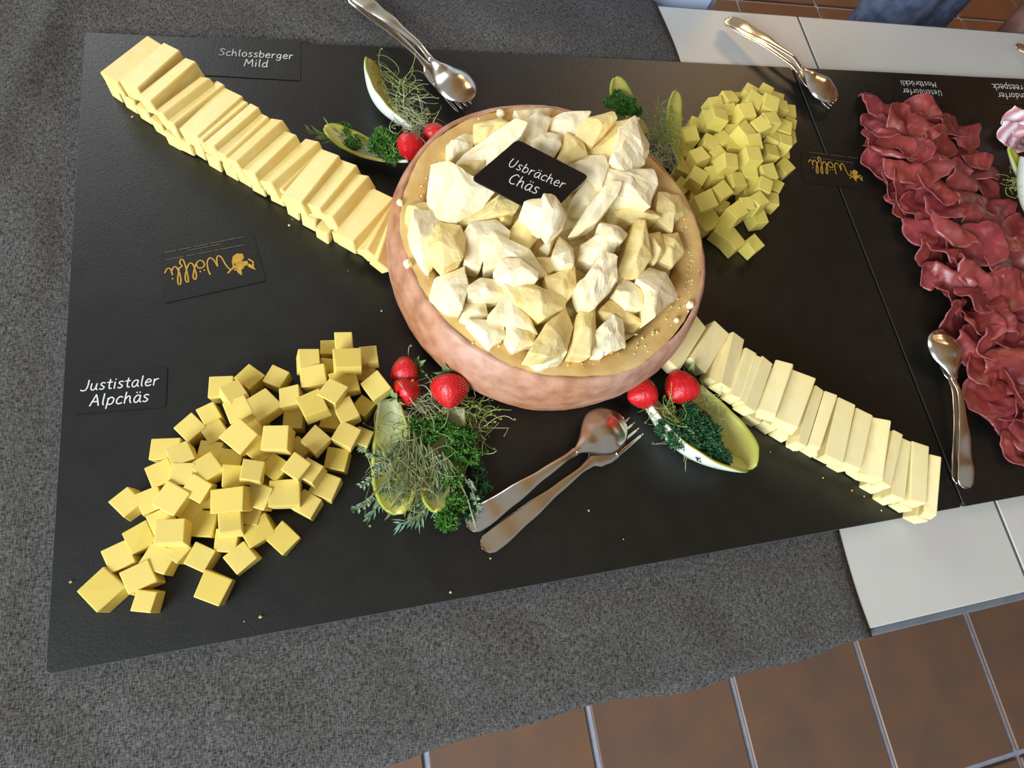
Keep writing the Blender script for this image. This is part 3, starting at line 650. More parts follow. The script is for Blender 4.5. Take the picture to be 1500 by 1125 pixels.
CH_ = [ # outline in the zoom frame, height, slope, words
 ([(360,100),(440,100),(480,130),(400,165),(360,165)],.098,'flat-topped','behind the left top of the sign'),
 ([(265,185),(310,150),(355,140),(350,190),(300,215),(270,240)],.092,'crumbly','at the back left rim'),
 ([(330,190),(480,130),(520,150),(500,180),(420,240),(300,250),(300,225)],.104,'big white','directly left of the upper sign corner'),
 ([(380,225),(430,205),(460,215),(440,260),(345,300),(300,265)],.096,'yellowish','tucked under the left sign edge'),
 ([(215,265),(270,262),(330,300),(420,345),(380,390),(290,430),(215,400),(203,350)],.104,'largest white grooved','left of the sign'),
 ([(130,385),(200,372),(220,410),(150,470),(128,430)],.090,'small flat','against the left rim'),
 ([(135,500),(150,430),(215,420),(260,450),(230,560),(200,600),(160,550)],.094,'broad white','leaning on the left rim'),
 ([(205,480),(240,430),(310,450),(325,500),(310,580),(250,600),(205,530)],.103,'smooth rounded slab-like','near the left rim'),
 ([(305,430),(440,362),(510,380),(490,415),(330,442)],.100,'long wedge','below the lower left sign edge'),
 ([(430,425),(490,420),(480,450),(440,455)],.095,'tiny yellow','between the wedge and the white block'),
 ([(325,480),(345,440),(430,435),(470,480),(470,500),(400,520),(380,590),(330,570)],.101,'white squarish','left of the middle'),
 ([(385,520),(420,490),(540,540),(605,610),(560,620),(500,580),(400,595)],.102,'long sloping','left of the middle, pointing down right'),
 ([(475,480),(520,415),(560,440),(575,490),(540,530),(490,510)],.097,'rounded yellow','just left of the centre'),
 ([(520,390),(590,360),(625,360),(600,460),(560,430)],.121,'pale','under the bottom corner of the sign'),
 ([(585,365),(630,358),(670,410),(665,450),(620,470),(590,440)],.125,'faceted rounded','leaning on the bottom corner of the sign'),
 ([(490,85),(600,60),(622,55),(600,100),(530,120)],.093,'thin pointed','at the back rim'),
 ([(520,110),(560,90),(610,105),(600,140),(560,165),(525,140)],.100,'knobbly','behind the top corner of the sign'),
 ([(555,165),(590,135),(640,160),(645,190),(620,225),(570,195)],.102,'upright cream','right of the top sign corner'),
 ([(610,90),(660,80),(740,90),(700,150),(650,165),(615,120)],.100,'broad speckled','at the back'),
 ([(700,150),(740,95),(820,80),(830,110),(790,150),(760,175)],.107,'curved smooth','at the back right'),
 ([(640,225),(670,140),(720,175),(735,215),(660,245)],.104,'yellow triangular','above the right sign edge'),
 ([(735,185),(830,110),(900,120),(850,200),(800,235),(740,215)],.100,'cracked yellow','behind the right sign corner'),
 ([(840,150),(890,105),(955,170),(940,230),(880,265),(820,230)],.113,'big rough snowy white','at the upper right rim'),
 ([(665,235),(720,215),(790,225),(800,270),(775,340),(740,300),(700,260)],.103,'folded pale','touching the right corner of the sign'),
 ([(780,250),(850,260),(960,270),(970,320),(940,390),(850,360),(790,330)],.109,'big rough-topped block','right of the sign'),
 ([(690,360),(740,300),(780,340),(740,390),(690,385)],.099,'white','beneath the right sign corner'),
 ([(690,470),(740,390),(800,325),(840,330),(830,370),(780,430),(720,465)],.110,'long white steep','right of the centre'),
 ([(820,380),(880,370),(960,410),(970,440),(880,450),(840,420)],.094,'dull yellow','below the rough-topped block'),
 ([(970,440),(975,350),(1050,350),(1085,405),(1030,440),(1030,470)],.091,'flat yellow','against the right rim'),
 ([(780,450),(840,440),(875,480),(850,515),(785,500)],.108,'small white','perched right of the centre'),
 ([(720,520),(770,490),(830,530),(815,560),(770,575),(715,560)],.101,'square cream','under the small perched one'),
 ([(850,600),(900,440),(930,450),(950,570),(910,625),(870,630)],.102,'tall narrow yellow wedge','at the right'),
 ([(940,480),(990,470),(1000,540),(960,590),(945,560)],.096,'narrow yellow','right of the tall wedge'),
 ([(990,480),(1050,475),(1065,545),(1020,600),(980,570)],.093,'blocky yellow','at the right rim'),
 ([(620,560),(655,475),(690,530),(690,590),(650,595)],.106,'pointed white','in the very centre'),
 ([(570,560),(620,565),(640,600),(600,620)],.095,'small yellow','beside the pointed central one'),
 ([(580,530),(620,475),(640,480),(610,545)],.095,'slim','left of the pointed central one'),
 ([(710,650),(770,580),(780,550),(830,560),(840,640),(770,720),(730,710)],.115,'brightest white rough','below right of the centre'),
 ([(600,630),(695,590),(700,670),(660,720),(610,690)],.101,'two-faced','below the centre'),
 ([(430,600),(450,560),(510,565),(565,625),(560,650),(490,658),(435,630)],.110,'cut-gem shaped','lower left of the centre'),
 ([(335,660),(380,630),(450,640),(465,690),(390,705),(338,695)],.100,'white','below left of the gem-shaped one'),
 ([(460,660),(560,660),(660,690),(660,730),(590,765),(500,720)],.106,'long bar-like','in the lower middle'),
 ([(230,620),(320,600),(330,670),(310,750),(260,740),(210,690)],.094,'square-cut','at the lower left rim'),
 ([(310,770),(330,710),(390,705),(400,760),(350,785)],.090,'low white','at the lower left, beside the square-cut one'),
 ([(405,770),(470,690),(520,730),(580,800),(500,790)],.100,'white triangular','in the lower left'),
 ([(330,780),(450,775),(460,830),(410,865),(370,830)],.093,'bright white leaf-like','on the lower left rim'),
 ([(465,790),(570,800),(560,850),(490,880),(465,840)],.092,'low rounded','at the bottom left rim'),
 ([(540,890),(600,790),(670,725),(695,790),(670,870),(600,900)],.109,'long leaf-shaped','near the bottom rim'),
 ([(540,895),(600,885),(670,868),(650,910),(580,940)],.094,'crumbly white','overhanging the bottom rim'),
 ([(700,780),(720,725),(770,730),(765,830),(745,900),(680,890)],.103,'upright oblong','in the bottom middle'),
 ([(760,820),(820,765),(860,770),(875,850),(820,870),(765,850)],.102,'cube-like pocked','at the bottom right'),
 ([(760,862),(810,870),(790,900),(755,900)],.088,'tiny white','under the pocked one'),
 ([(775,750),(820,700),(930,770),(920,785),(860,780),(800,780)],.094,'flat triangular','behind the pocked one'),
 ([(830,680),(870,630),(930,660),(930,730),(870,735)],.101,'pale-ended','right of the brightest white one'),
 ([(905,640),(960,585),(1020,600),(1045,690),(1000,730),(945,780),(940,670)],.107,'big angular','at the lower right rim'),
]
def chunk(k, poly, z, words, place):
    r = random.Random(900 + k)
    pts = [P(540 + x / 2.296, 130 + y / 2.296, z) for x, y in poly]
    c = sum(pts, Vector()) / len(pts); pts = [c + (p - c) * 1.09 for p in pts]
    sl = Vector((r.uniform(-.35, .35), r.uniform(-.35, .35), 0))
    bm = bmesh.new(); ring = []
    base = ZB + z - r.uniform(.020, .026)
    for p in pts: ring.append(bm.verts.new((p.x, p.y, p.z + sl.dot(p - c) + r.uniform(-.003, .001) - .001)))
    low = []
    for p in pts:
        q = c + (p - c) * r.uniform(.75, 1.0); low.append(bm.verts.new((q.x, q.y, base + r.uniform(-.002, .002))))
    # a ridge of two raised points gives the top its broken facets
    i0 = r.randrange(len(pts)); ax = (pts[i0] - c); h = r.uniform(.002, .0055)
    r1 = bm.verts.new(c + ax * .35 + Vector((0, 0, h + sl.dot(ax * .35)))); r2 = bm.verts.new(c - ax * .30 + Vector((0, 0, h * .8 - sl.dot(ax * .3))))
    n = len(pts)
    for i in range(n):
        a, b = ring[i], ring[(i + 1) % n]
        mid = (a.co + b.co) / 2
        t = r1 if (mid - r1.co).length < (mid - r2.co).length else r2
        bm.faces.new((a, b, t))
        bm.faces.new((b, a, low[i], low[(i + 1) % n]))
    # close the fan between the two ridge points
    for i in range(n):
        a, b, cc = ring[i - 1], ring[i], ring[(i + 1) % n]
        m1 = (a.co + b.co) / 2; m2 = (b.co + cc.co) / 2
        t1 = r1 if (m1 - r1.co).length < (m1 - r2.co).length else r2
        t2 = r1 if (m2 - r1.co).length < (m2 - r2.co).length else r2
        if t1 is not t2: bm.faces.new((b, t2, t1))
    bm.faces.new(low[::-1])
    bmesh.ops.recalc_face_normals(bm, faces=bm.faces)
    bmesh.ops.bevel(bm, geom=list(bm.edges), offset=.0009, segments=1, affect='EDGES')
    bmesh.ops.triangulate(bm, faces=bm.faces)
    long_e = [e for e in bm.edges if e.calc_length() > .006]
    bmesh.ops.subdivide_edges(bm, edges=long_e, cuts=2, use_grid_fill=True)
    bmesh.ops.triangulate(bm, faces=bm.faces)
    am = .0013 if 'rough' in words or 'crumb' in words or 'snowy' in words or 'pocked' in words else .0006
    for v in bm.verts:
        q = v.co * 130 + Vector((k, 0, 0)); v.co += Vector((noise.noise(q), noise.noise(q + Vector((9, 3, 1))), noise.noise(q + Vector((2, 8, 5))))) * am * 1.6
    o0 = Vector((c.x, c.y, base))
    for v in bm.verts: v.co -= o0
    me = bpy.data.meshes.new('cheese_chunk'); bm.to_mesh(me); bm.free()
    yl = any(s in words for s in ('yellow', 'smooth', 'two-faced', 'oblong', 'bar', 'flat', 'wedge', 'leaf-shaped'))
    me.materials.append(M['chunk2' if yl else 'chunk'])
    o = bpy.data.objects.new('cheese_chunk', me); o.location = o0; col.objects.link(o)
    tag(o, ('%s broken cheese chunk %s' % (words, place)), 'cheese chunk', 'broken cheese chunks in the wheel')
for k, (poly, z, wd, pl) in enumerate(CH_): chunk(k, poly, z, wd, pl)

def crumbs(name, pts, zf, label, seed, smin=.0008, smax=.0026, mt='crumb'):
    r = random.Random(seed); a = MB()
    for p in pts:
        s = r.uniform(smin, smax); vs = [Vector((r.uniform(.6, 1.1) * x, r.uniform(.6, 1.1) * y, r.uniform(.6, 1.1) * z)) * s for x, y, z in ((1,0,0),(-1,0,0),(0,1,0),(0,-1,0),(0,0,1),(0,0,-1))]
        q = Vector(p) + Vector((0, 0, s * .7))
        a.add([q + v for v in vs], [(0,2,4),(2,1,4),(1,3,4),(3,0,4),(2,0,5),(1,2,5),(3,1,5),(0,3,5)])
    if label is None: a.build(name, M[mt], wheel)['kind'] = 'stuff'
    else: o = a.build(name, M[mt], None, False, origin=pts[0]); tag(o, label, 'crumbs', kind='stuff')
pts = []
for i in range(260):
    an = R.uniform(0, 2 * PI); r_ = R.gauss(.1275, .006)
    if .117 < r_ < .142: pts.append((WC.x + r_ * math.cos(an), WC.y + r_ * math.sin(an), WC.z + .0805))
crumbs('rim_crumbs', pts, 0, None, 5, .0006, .0018)
pts = [P(x, y) for x, y in ((194,172),(255,214),(281,226),(428,322),(424,331),(510,397),(104,853),(382,904),(358,910),(1205,700),(1247,719),(1265,727),(1128,662),(1290,748),(1152,655),(559,456),(862,748),(718,818),(913,790),(660,868))]
crumbs('board_crumbs', pts, 0, 'tiny cheese crumbs strewn on the black slate', 6, .0006, .0016)
for i, (x, y, s, lb) in enumerate(((586,297,.0042,'small cheese crumb lying on the left rim of the wheel'), (597,387,.0052,'rounded cheese crumb low on the left rim of the wheel'), (1011,447,.0052,'white cheese crumb on the right rim of the wheel'),
                    (733,167,.0060,'round cheese crumb on the back rim of the wheel'), (991,469,.0036,'slim white cheese crumb on the lower right rim'))):
    bm = bmesh.new(); bmesh.ops.create_icosphere(bm, subdivisions=2, radius=s * .7)
    for v in bm.verts: v.co *= 1 + .35 * noise.noise(v.co * 500 + Vector((i, 0, 0)))
    me = bpy.data.meshes.new('cheese_crumb'); bm.to_mesh(me); bm.free(); me.materials.append(M['chunk'])
    o = bpy.data.objects.new('cheese_crumb', me); col.objects.link(o); s_ = s; q = P(x, y, .0825 + s * .4); o.location = q; tag(o, lb, 'cheese crumb', 'larger crumbs on the wheel rim')

# the sign lying on the chunks
zs = .117
A = P(758, 204, zs + .001); B = P(863, 258, zs + .004); D = P(690, 262, zs - .001); Cc = A + (B - A) + (D - A)
t, nn = quad_card('name_sign', [A, D, Cc, B], .0016, M['sign'], 'black rounded sign reading Usbrächer Chäs lying on the broken cheese', r=.005)
def on_sign(px, py):
    r = Vector((px - 750.0, py - 562.5, F)); d = Vector((AX.dot(r), AY.dot(r), AZ.dot(r))); o0 = Vector((CX, CY, ZB + CH))
    return o0 + d * ((A - o0).dot(nn) / d.dot(nn))
if nn.z < 0: nn = -nn
mb = MB(); write(mb, 'Usbrächer', on_sign(743, 243), on_sign(825, 277), up=nn, pen=.07, hscale=1.1); write(mb, 'Chäs', on_sign(743, 267), on_sign(786, 285), up=nn, pen=.07, hscale=1.15)
mb.build('lettering', M['chalk'], t)

# ------------------------------------------------------------------ cutlery
def prof(tab, t):
    for i in range(len(tab) - 1):
        if t <= tab[i + 1][0]:
            a, b = tab[i], tab[i + 1]; u = (t - a[0]) / max(1e-9, b[0] - a[0]); u = u * u * (3 - 2 * u)
            return a[1] + (b[1] - a[1]) * u
    return tab[-1][1]
def blade(a, b, widths, heights, cup, n=60, m=9, th=.0018, z0=0.0, flip=1, t0=0, t1=1, split=None):
    """a strip of metal from a to b with its own width, arch and cup along the length"""
    mb = MB(); ax = (b - a); L = ax.length; ax.normalize(); side = Vector((0, 0, 1)).cross(ax).normalized(); up = ax.cross(side)
    if up.z < 0: up = -up
    top = []; bot = []
    for i in range(n + 1):
        t = t0 + (t1 - t0) * i / n; w_ = prof(widths, t) / 2
        if widths is SPW and t > .86: w_ = .023 * math.sqrt(max(.003, 1 - ((t - .86) / .14) ** 2))
        elif widths is SPW and t > .66: u_ = (t - .66) / .20; w_ = .0033 + .0197 * math.sin(u_ * PI / 2) ** 1.7
        h = prof(heights, t); c = prof(cup, t)
        for j in range(m):
            s = -1 + 2 * j / (m - 1)
            off = (split or 0)
            p = a + ax * (L * t) + side * (w_ * s + off) + up * (h + flip * c * (1 - s * s))
            top.append(p); bot.append(p - up * th * (1 - .5 * s * s))
    k = len(top); fs = []
    for i in range(n):
        for j in range(m - 1):
            q = i * m + j; fs.append((q, q + m, q + m + 1, q + 1)); fs.append((k + q, k + q + 1, k + q + m + 1, k + q + m))
    for i in range(n):
        q = i * m; fs.append((q, k + q, k + q + m, q + m)); q += m - 1; fs.append((q, q + m, k + q + m, k + q))
    fs.append(tuple(range(m))[::-1] + tuple(k + j for j in range(m))); e = n * m
    fs.append(tuple(e + j for j in range(m)) + tuple(k + e + j for j in range(m))[::-1])
    mb.add(top + bot, fs); return mb
SPW = [(0,.003),(.012,.014),(.04,.0195),(.09,.0205),(.25,.0160),(.45,.0092),(.60,.0062),(.68,.0085),(.74,.024),(.82,.0430),(.88,.0460),(.94,.039),(.98,.019),(1,.003)]
SPH = [(0,.002),(.15,.006),(.35,.0105),(.55,.0125),(.68,.007),(.8,.0035),(1,.002)]
SPC = [(0,0),(.05,.0006),(.6,.0012),(.68,.002),(.76,.007),(.86,.0105),(.94,.006),(1,0)]
FKW = [(0,.003),(.012,.013),(.04,.019),(.09,.0195),(.25,.0150),(.45,.0085),(.60,.006),(.66,.009),(.70,.020),(.76,.0255),(.80,.026)]
def spoon(a, b, z, label, lift=(0, 0)):
    A_ = P(*a, z + lift[0]); B_ = P(*b, z + lift[1]); A_.z = ZB + z + lift[0]; B_.z = ZB + z + lift[1]
    t = empty('spoon', A_); tag(t, label, 'spoon')
    blade(A_, B_, SPW, SPH, SPC, t0=0, t1=.66).build('handle', M['steel'], t, True)
    blade(A_, B_, SPW, SPH, SPC, t0=.655, t1=1, m=13, n=36).build('bowl', M['steel'], t, True)
def fork(a, b, z, label, lift=(0, 0)):
    A_ = P(*a, z + lift[0]); B_ = P(*b, z + lift[1]); A_.z = ZB + z + lift[0]; B_.z = ZB + z + lift[1]
    t = empty('fork', A_); tag(t, label, 'fork')
    FH = [(0,.002),(.15,.005),(.35,.009),(.55,.010),(.68,.0085),(.78,.0075),(1,.002)]
    blade(A_, B_, FKW, FH, [(0,0),(.6,.001),(.76,.002),(1,.001)], t0=0, t1=.80).build('handle', M['steel'], t, True)
    for k in range(4):
        blade(A_, B_, [(0,.0036),(.8,.0042),(.97,.0030),(1,.0008)], FH, [(0,0),(1,0)], t0=.79, t1=1, n=14, m=4, split=(k - 1.5) * .0068).build('tine', M['steel'], t, True)
spoon((684, 772), (912, 613), .0065, 'stainless spoon lying face down below the wheel', (0, .006))
fork((706, 804), (931, 624), .0015, 'stainless fork lying under the spoon below the wheel')
spoon((519, -6), (690, 148), .0095, 'stainless spoon at the top left, resting on its fork', (0, .004))
fork((514, -4), (681, 160), .0015, 'stainless fork beneath the spoon at the top left')
spoon((1066, 28), (1224, 148), .0095, 'stainless spoon reaching over the back table edge onto the slate', (0, .004))
fork((1061, 30), (1219, 155), .0015, 'stainless fork under the spoon at the back table edge')
spoon((1413, 716), (1377, 484), .0085, 'stainless spoon standing lengthwise left of the beef', (0, .006))
fork((1404, 711), (1376, 492), .0015, 'stainless fork hidden but for one edge under the right spoon')
spoon((1487, 66), (1640, 190), .0045, 'stainless spoon with only its handle end in view at the top right corner', (0, 0))

# ------------------------------------------------------------------ endive leaves
CW = (0.84, 0.88, 0.82, 1); CYG = sr(206, 204, 96); CG = sr(150, 166, 62); CYL = sr(222, 216, 130)
def mixc(a, b, t): t = max(0, min(1, t)); return tuple(a[i] + (b[i] - a[i]) * t for i in range(4))
def endive(name_label, base, tip, zb, zt, width, cup, roll, seed=0, bend=.012, green=.6, tipw=.6, white=CW, group='endive leaves of the garnishes', sb=0.0):
    r = random.Random(seed); a = P(*base, zb); b = P(*tip, zt); ax = b - a; L = ax.length; ax.normalize()
    side = Vector((0, 0, 1)).cross(ax).normalized(); up = ax.cross(side); side0 = side.copy()
    q = Matrix.Rotation(math.radians(roll), 3, ax); side = q @ side; up = q @ up
    n, m = 30, 17; mb = MB(); cs = []
    for i in range(n + 1):
        t = i / n
        wd = width * (.42 + .58 * math.sin(min(1, t / .62) * PI / 2)) if t < .62 else width * math.sqrt(max(0, 1 - ((t - .62) / .385) ** 2))
        cp = cup * (.8 + .4 * math.sin(t * PI)) * (1 - .45 * t)
        for j in range(m):
            s = -1 + 2 * j / (m - 1); an = s * cp
            rad = wd / 2 / max(.35, cp)
            fr = (abs(s) ** 3) * .0004 * math.sin(t * 24 + s * 3 + seed) * (t > .25)
            p = a + ax * (L * t) + side0 * (sb * math.sin(t * PI)) + side * (math.sin(an) * rad) + up * (rad * (1 - math.cos(an)) + bend * math.sin(t * PI) * -1 + bend + fr)
            mb.v.append(tuple(p))
            g = max(0, (t - (1 - green)) / green) * .6 + (abs(s) ** 2) * .75 * min(1, t / .3)
            vein = .12 * math.sin(j * 2.1 + t * 8)
            cs.append(mixc(white, mixc(CYL, CYG, g + vein), min(1, g * 1.5)) if g < .8 else mixc(CYG, CG, (g - .8) * 1.6 + vein))
    mb.f = [(i * m + j, (i + 1) * m + j, (i + 1) * m + j + 1, i * m + j + 1) for i in range(n) for j in range(m - 1)]
    mb.c = cs
    zmin = min(v[2] for v in mb.v)
    if zmin < ZB + .003: mb.v = [(x, y, z + (ZB + .003 - zmin)) for x, y, z in mb.v]
    o = mb.build('endive_leaf', M['endive'], None, True, origin=a)
    o.data.materials.append(M['endive_back']); so = o.modifiers.new('thickness', 'SOLIDIFY'); so.thickness = .0028; so.offset = 0; so.material_offset = 1
    tag(o, name_label, 'endive leaf', group); return o
endive('white endive leaf standing on edge at the top left garnish', (590,200), (527,97), .004, .022, .042, 1.45, 48, 1, green=.75, sb=.006)
endive('yellowish endive leaf lying under the parsley at the top left garnish', (596,246), (474,200), .004, .012, .034, 1.0, 10, 2, green=.9)
endive('big white boat-shaped endive leaf at the lower right garnish', (925,588), (1082,700), .006, .010, .060, 1.45, -42, 3, green=.4, sb=-.012)
endive('flat yellow-green endive leaf behind the parsley at the lower right garnish', (1010,575), (1098,686), .006, .006, .046, .6, 14, 4, green=1.0, white=CYL)
endive('olive endive leaf at the left of the lower left garnish', (572,590), (585,755), .006, .006, .042, .9, 8, 5, green=.9, white=sr(170, 172, 128))
endive('olive endive leaf at the right of the lower left garnish', (662,600), (634,752), .006, .006, .042, .9, -8, 6, green=.9, white=sr(170, 172, 128))
endive('small green-tipped endive leaf behind the wheel under parsley', (935,205), (893,122), .006, .028, .034, 1.0, 0, 7, green=1, white=CYL)
endive('yellow endive leaf leaning between the wheel and right cubes', (985,250), (978,140), .004, .030, .030, 1.2, 25, 8, green=1, white=CYL)
endive('white endive leaf at the right edge beside the beef', (1512,350), (1478,236), .018, .040, .046, 1.5, 40, 9, green=.35)
endive('green-topped endive leaf behind the white one at the right edge', (1530,300), (1462,226), .010, .034, .036, .9, 5, 10, green=1, white=CYG)

# ------------------------------------------------------------------ herbs
def parsley(label, pts, rad, zc, n, m, seed, leaf=.0032):
    """curly parsley: ruffled leaflets around each centre, on forked stalks"""
    r = random.Random(seed); t = empty('parsley_sprig', P(*pts[0], 0.001)); tag(t, label, 'parsley', 'herb sprigs of the garnishes')
    mb = MB(); st = MB(); root = P(*pts[-1], .004)
    for (px, py) in pts:
        c = P(px, py, zc)
        for k in range(n):
            d = Vector((r.gauss(0, 1), r.gauss(0, 1), r.gauss(0, .7))).normalized(); q = c + Vector((d.x * rad, d.y * rad, d.z * rad * .7)) * r.uniform(.45, 1)
            if q.z < ZB + .003: q.z = ZB + r.uniform(.003, .006)
            nrm = (d + Vector((0, 0, .8)) + Vector((r.uniform(-.7, .7), r.uniform(-.7, .7), r.uniform(-.4, .4)))).normalized(); a = nrm.orthogonal().normalized(); a.rotate(Matrix.Rotation(r.uniform(0, 6.28), 3, nrm)); b = nrm.cross(a)
            s = leaf * r.uniform(.7, 1.25); vs = [q]; N_ = 9
            for i in range(N_):
                an = 5.2 * i / (N_ - 1); rr = s * (1 if i % 2 else .55)
                vs.append(q + a * math.cos(an) * rr + b * math.sin(an) * rr + nrm * s * (.55 if i % 2 else -.25))
            mb.add(vs, [(0, i, i + 1) for i in range(1, N_)])
        st.tube([root + (c - root) * u + Vector((0, 0, .004 * math.sin(u * PI))) for u in (0, .33, .66, 1)] if (c - root).length > .004 else [c, c + Vector((.004, 0, -.006))], .0008, 4)
    o = mb.build('foliage', M[m], t); o['kind'] = 'stuff'
    st.build('stalk', M['stalk'], t)
def sprouts(label, cs, n, seed, rad=.016, zc=.014, m='sprout', ln=.030):
    r = random.Random(seed); mb = MB(); hd = MB()
    t = empty('sprout_tuft', P(*cs[0], .001)); tag(t, label, 'sprouts', 'tufts of sprouts in the garnishes')
    for k in range(n):
        px, py = cs[r.randrange(len(cs))]; c = P(px, py, zc)
        p = c + Vector((r.gauss(0, rad * .6), r.gauss(0, rad * .6), r.uniform(-.006, .008))); an = r.uniform(0, 6.28); el = r.uniform(-.2, .3); pts = [p]; cv = r.uniform(-.9, .9)
        L_ = ln * r.uniform(.5, 1.3)
        for i in range(7):
            an += cv * .5 + r.uniform(-.25, .25); el += r.uniform(-.3, .3) - .03
            p = p + Vector((math.cos(an) * math.cos(el), math.sin(an) * math.cos(el), math.sin(el))) * L_ / 7
            if p.z < ZB + .0015: p.z = ZB + .0015; el = abs(el)
            pts.append(p.copy())
        mb.tube(pts, [.00030] * 7 + [.0002], 3)
        if r.random() < .35:
            q = pts[-1]; s = .0013; hd.add([q, q + Vector((s, s, .0003)), q + Vector((2 * s, 0, 0)), q + Vector((s, -s, .0004))], [(0, 1, 2, 3)])
    o = mb.build('strands', M[m], t); o['kind'] = 'stuff'
    if hd.v: o = hd.build('seed_leaves', M['sprout_green'], t); o['kind'] = 'stuff'
def needle_sprig(name, label, a, b, za, zb, m, pairs, nl, nw, seed, cat, open_=.6, curve=.1):
    r = random.Random(seed); A_ = P(*a, za); B_ = P(*b, zb); ax = B_ - A_; side = Vector((-ax.y, ax.x, 0)).normalized()
    t = empty(name, P(*a, .001)); tag(t, label, cat, 'herb sprigs of the garnishes')
    pts = [A_ + ax * u + side * (curve * ax.length * math.sin(u * PI)) for u in [i / 8 for i in range(9)]]
    st = MB(); st.tube(pts, [.0009 - .00006 * i for i in range(9)], 5); st.build('stem', M['stalk'], t, True)
    lf = MB()
    for k in range(pairs):
        u = (k + .5) / pairs; i = min(7, int(u * 8)); q = pts[i] + (pts[i + 1] - pts[i]) * (u * 8 - i); tx = (pts[i + 1] - pts[i]).normalized()
        for s in range(3 if nl > .01 else 2):
            an = r.uniform(0, 6.28); rd = (side * math.cos(an) + Vector((0, 0, 1)) * math.sin(an) * .6).normalized()
            d = (tx * (1 - open_) + rd * open_).normalized(); l_ = nl * r.uniform(.7, 1.15) * (1.1 - .4 * u); e = q + d * l_
            if e.z < ZB + .0015: e.z = ZB + .0015
            wv = d.cross(Vector((0, 0, 1)))
            wv = (wv.normalized() if wv.length > .01 else side) * nw / 2; mdp = (q + e) / 2 + Vector((0, 0, nw * .3))
            lf.add([q, mdp + wv, e, mdp - wv, (q + e) / 2 - Vector((0, 0, nw * .25))], [(0, 1, 2, 3), (0, 4, 1), (1, 4, 2), (2, 4, 3), (3, 4, 0)])
    o = lf.build('needles' if nl > .008 else 'leaves', M[m], t); o['kind'] = 'stuff'

# lower left garnish
parsley('bright curly parsley sprig down the right side of the lower left garnish', [(663,700),(668,735),(668,660),(682,640),(690,665),(655,760)], .0105, .018, 120, 'parsley', 11)
parsley('small bright parsley sprig under the lower left strawberry', [(628,636),(612,625),(640,618),(655,628)], .009, .020, 90, 'parsley', 12)
parsley('dark parsley sprig beside the cubes under the left strawberries', [(578,588),(566,580),(590,604)], .0085, .008, 60, 'parsley_dark', 13)
parsley('dull feathery parsley sprig beside the spoon handle', [(700,690),(708,712),(700,735),(690,752)], .008, .009, 55, 'parsley_dark', 14, .0024)
sprouts('pale tuft of sprouts below the lower left strawberries', [(622,600),(600,612),(645,600),(616,585)], 100, 21, .014, .018)
sprouts('green tuft of sprouts between the strawberry and the wheel', [(690,595),(700,610),(680,620),(665,600),(690,640)], 90, 22, .012, .014, 'sprout_green', .024)
sprouts('grey-green tangle of sprouts over the left olive endive leaf', [(585,660),(600,690),(575,690),(600,640)], 70, 23, .014, .016, 'sprout_green', .030)
needle_sprig('thyme_sprig', 'grey-green thyme sprig reaching toward the cheese cubes', (575,672), (523,650), .016, .012, 'thyme', 16, .0062, .0026, 31, 'thyme')
needle_sprig('thyme_sprig', 'bushy thyme sprig at the left of the lower left garnish', (582,660), (528,712), .016, .008, 'thyme', 22, .0068, .0028, 32, 'thyme')
needle_sprig('thyme_sprig', 'lowest thyme sprig at the left of the lower left garnish', (585,690), (517,748), .016, .006, 'thyme', 24, .0068, .0028, 33, 'thyme')
needle_sprig('thyme_sprig', 'short thyme sprig on the left olive endive leaf', (592,640), (546,688), .022, .016, 'thyme', 20, .0064, .0028, 34, 'thyme')
needle_sprig('thyme_sprig', 'thyme sprig with pale leaves lying on the spoon handle', (672,690), (700,752), .020, .020, 'thyme', 18, .0064, .0030, 35, 'thyme')
needle_sprig('rosemary_sprig', 'rosemary sprig hanging furthest down from the lower left garnish', (628,650), (610,762), .024, .010, 'rosemary', 12, .019, .0018, 41, 'rosemary', .38)
needle_sprig('rosemary_sprig', 'rosemary sprig pointing down over the right olive leaf', (640,660), (640,748), .024, .010, 'rosemary', 10, .017, .0018, 42, 'rosemary', .32)
needle_sprig('rosemary_sprig', 'rosemary sprig along the left olive endive leaf', (610,640), (580,735), .026, .012, 'rosemary', 11, .018, .0018, 43, 'rosemary', .32)
needle_sprig('rosemary_sprig', 'short rosemary tip at the lower left corner of the garnish', (562,705), (541,758), .014, .006, 'rosemary', 6, .013, .0020, 44, 'rosemary', .32)
needle_sprig('rosemary_sprig', 'rosemary tip spreading sideways at the foot of the garnish', (630,735), (585,768), .012, .006, 'rosemary', 7, .016, .0018, 45, 'rosemary', .4)
a = MB(); a.tube([P(672,704,.022), P(684,728,.022), P(698,777,.0165)], .0007, 4); tag(a.build('straw', M['sprout'], None, origin=P(672,704,.02)), 'single pale stalk lying across the spoon handle', 'stalk')
a = MB(); a.tube([P(683,626,.012), P(712,627,.010), P(745,627,.004), P(738,640,.002)], .0006, 4); tag(a.build('straw', M['sprout'], None, origin=P(690,626,.01)), 'single pale thread sticking out right over the bare slate', 'stalk')

for i, (a_, b_) in enumerate((((600,625),(566,735)),((606,632),(592,742)),((590,630),(553,722)),((616,640),(600,752)),((632,655),(622,748)),((648,662),(655,744)),((598,650),(574,752)))):
    needle_sprig('rosemary_sprig', ('olive rosemary sprig, %s of those fanned over the lower left endive leaves' % ordinal(i)), a_, b_, .027, .015, 'rosemary_olive', 11, .016, .0016, 141 + i, 'rosemary', .26)
sprouts('olive tangle of sprouts down the middle of the lower left garnish', [(585,680),(600,700),(620,690),(590,650),(575,710)], 80, 51, .012, .022, 'sprout_olive', .026)
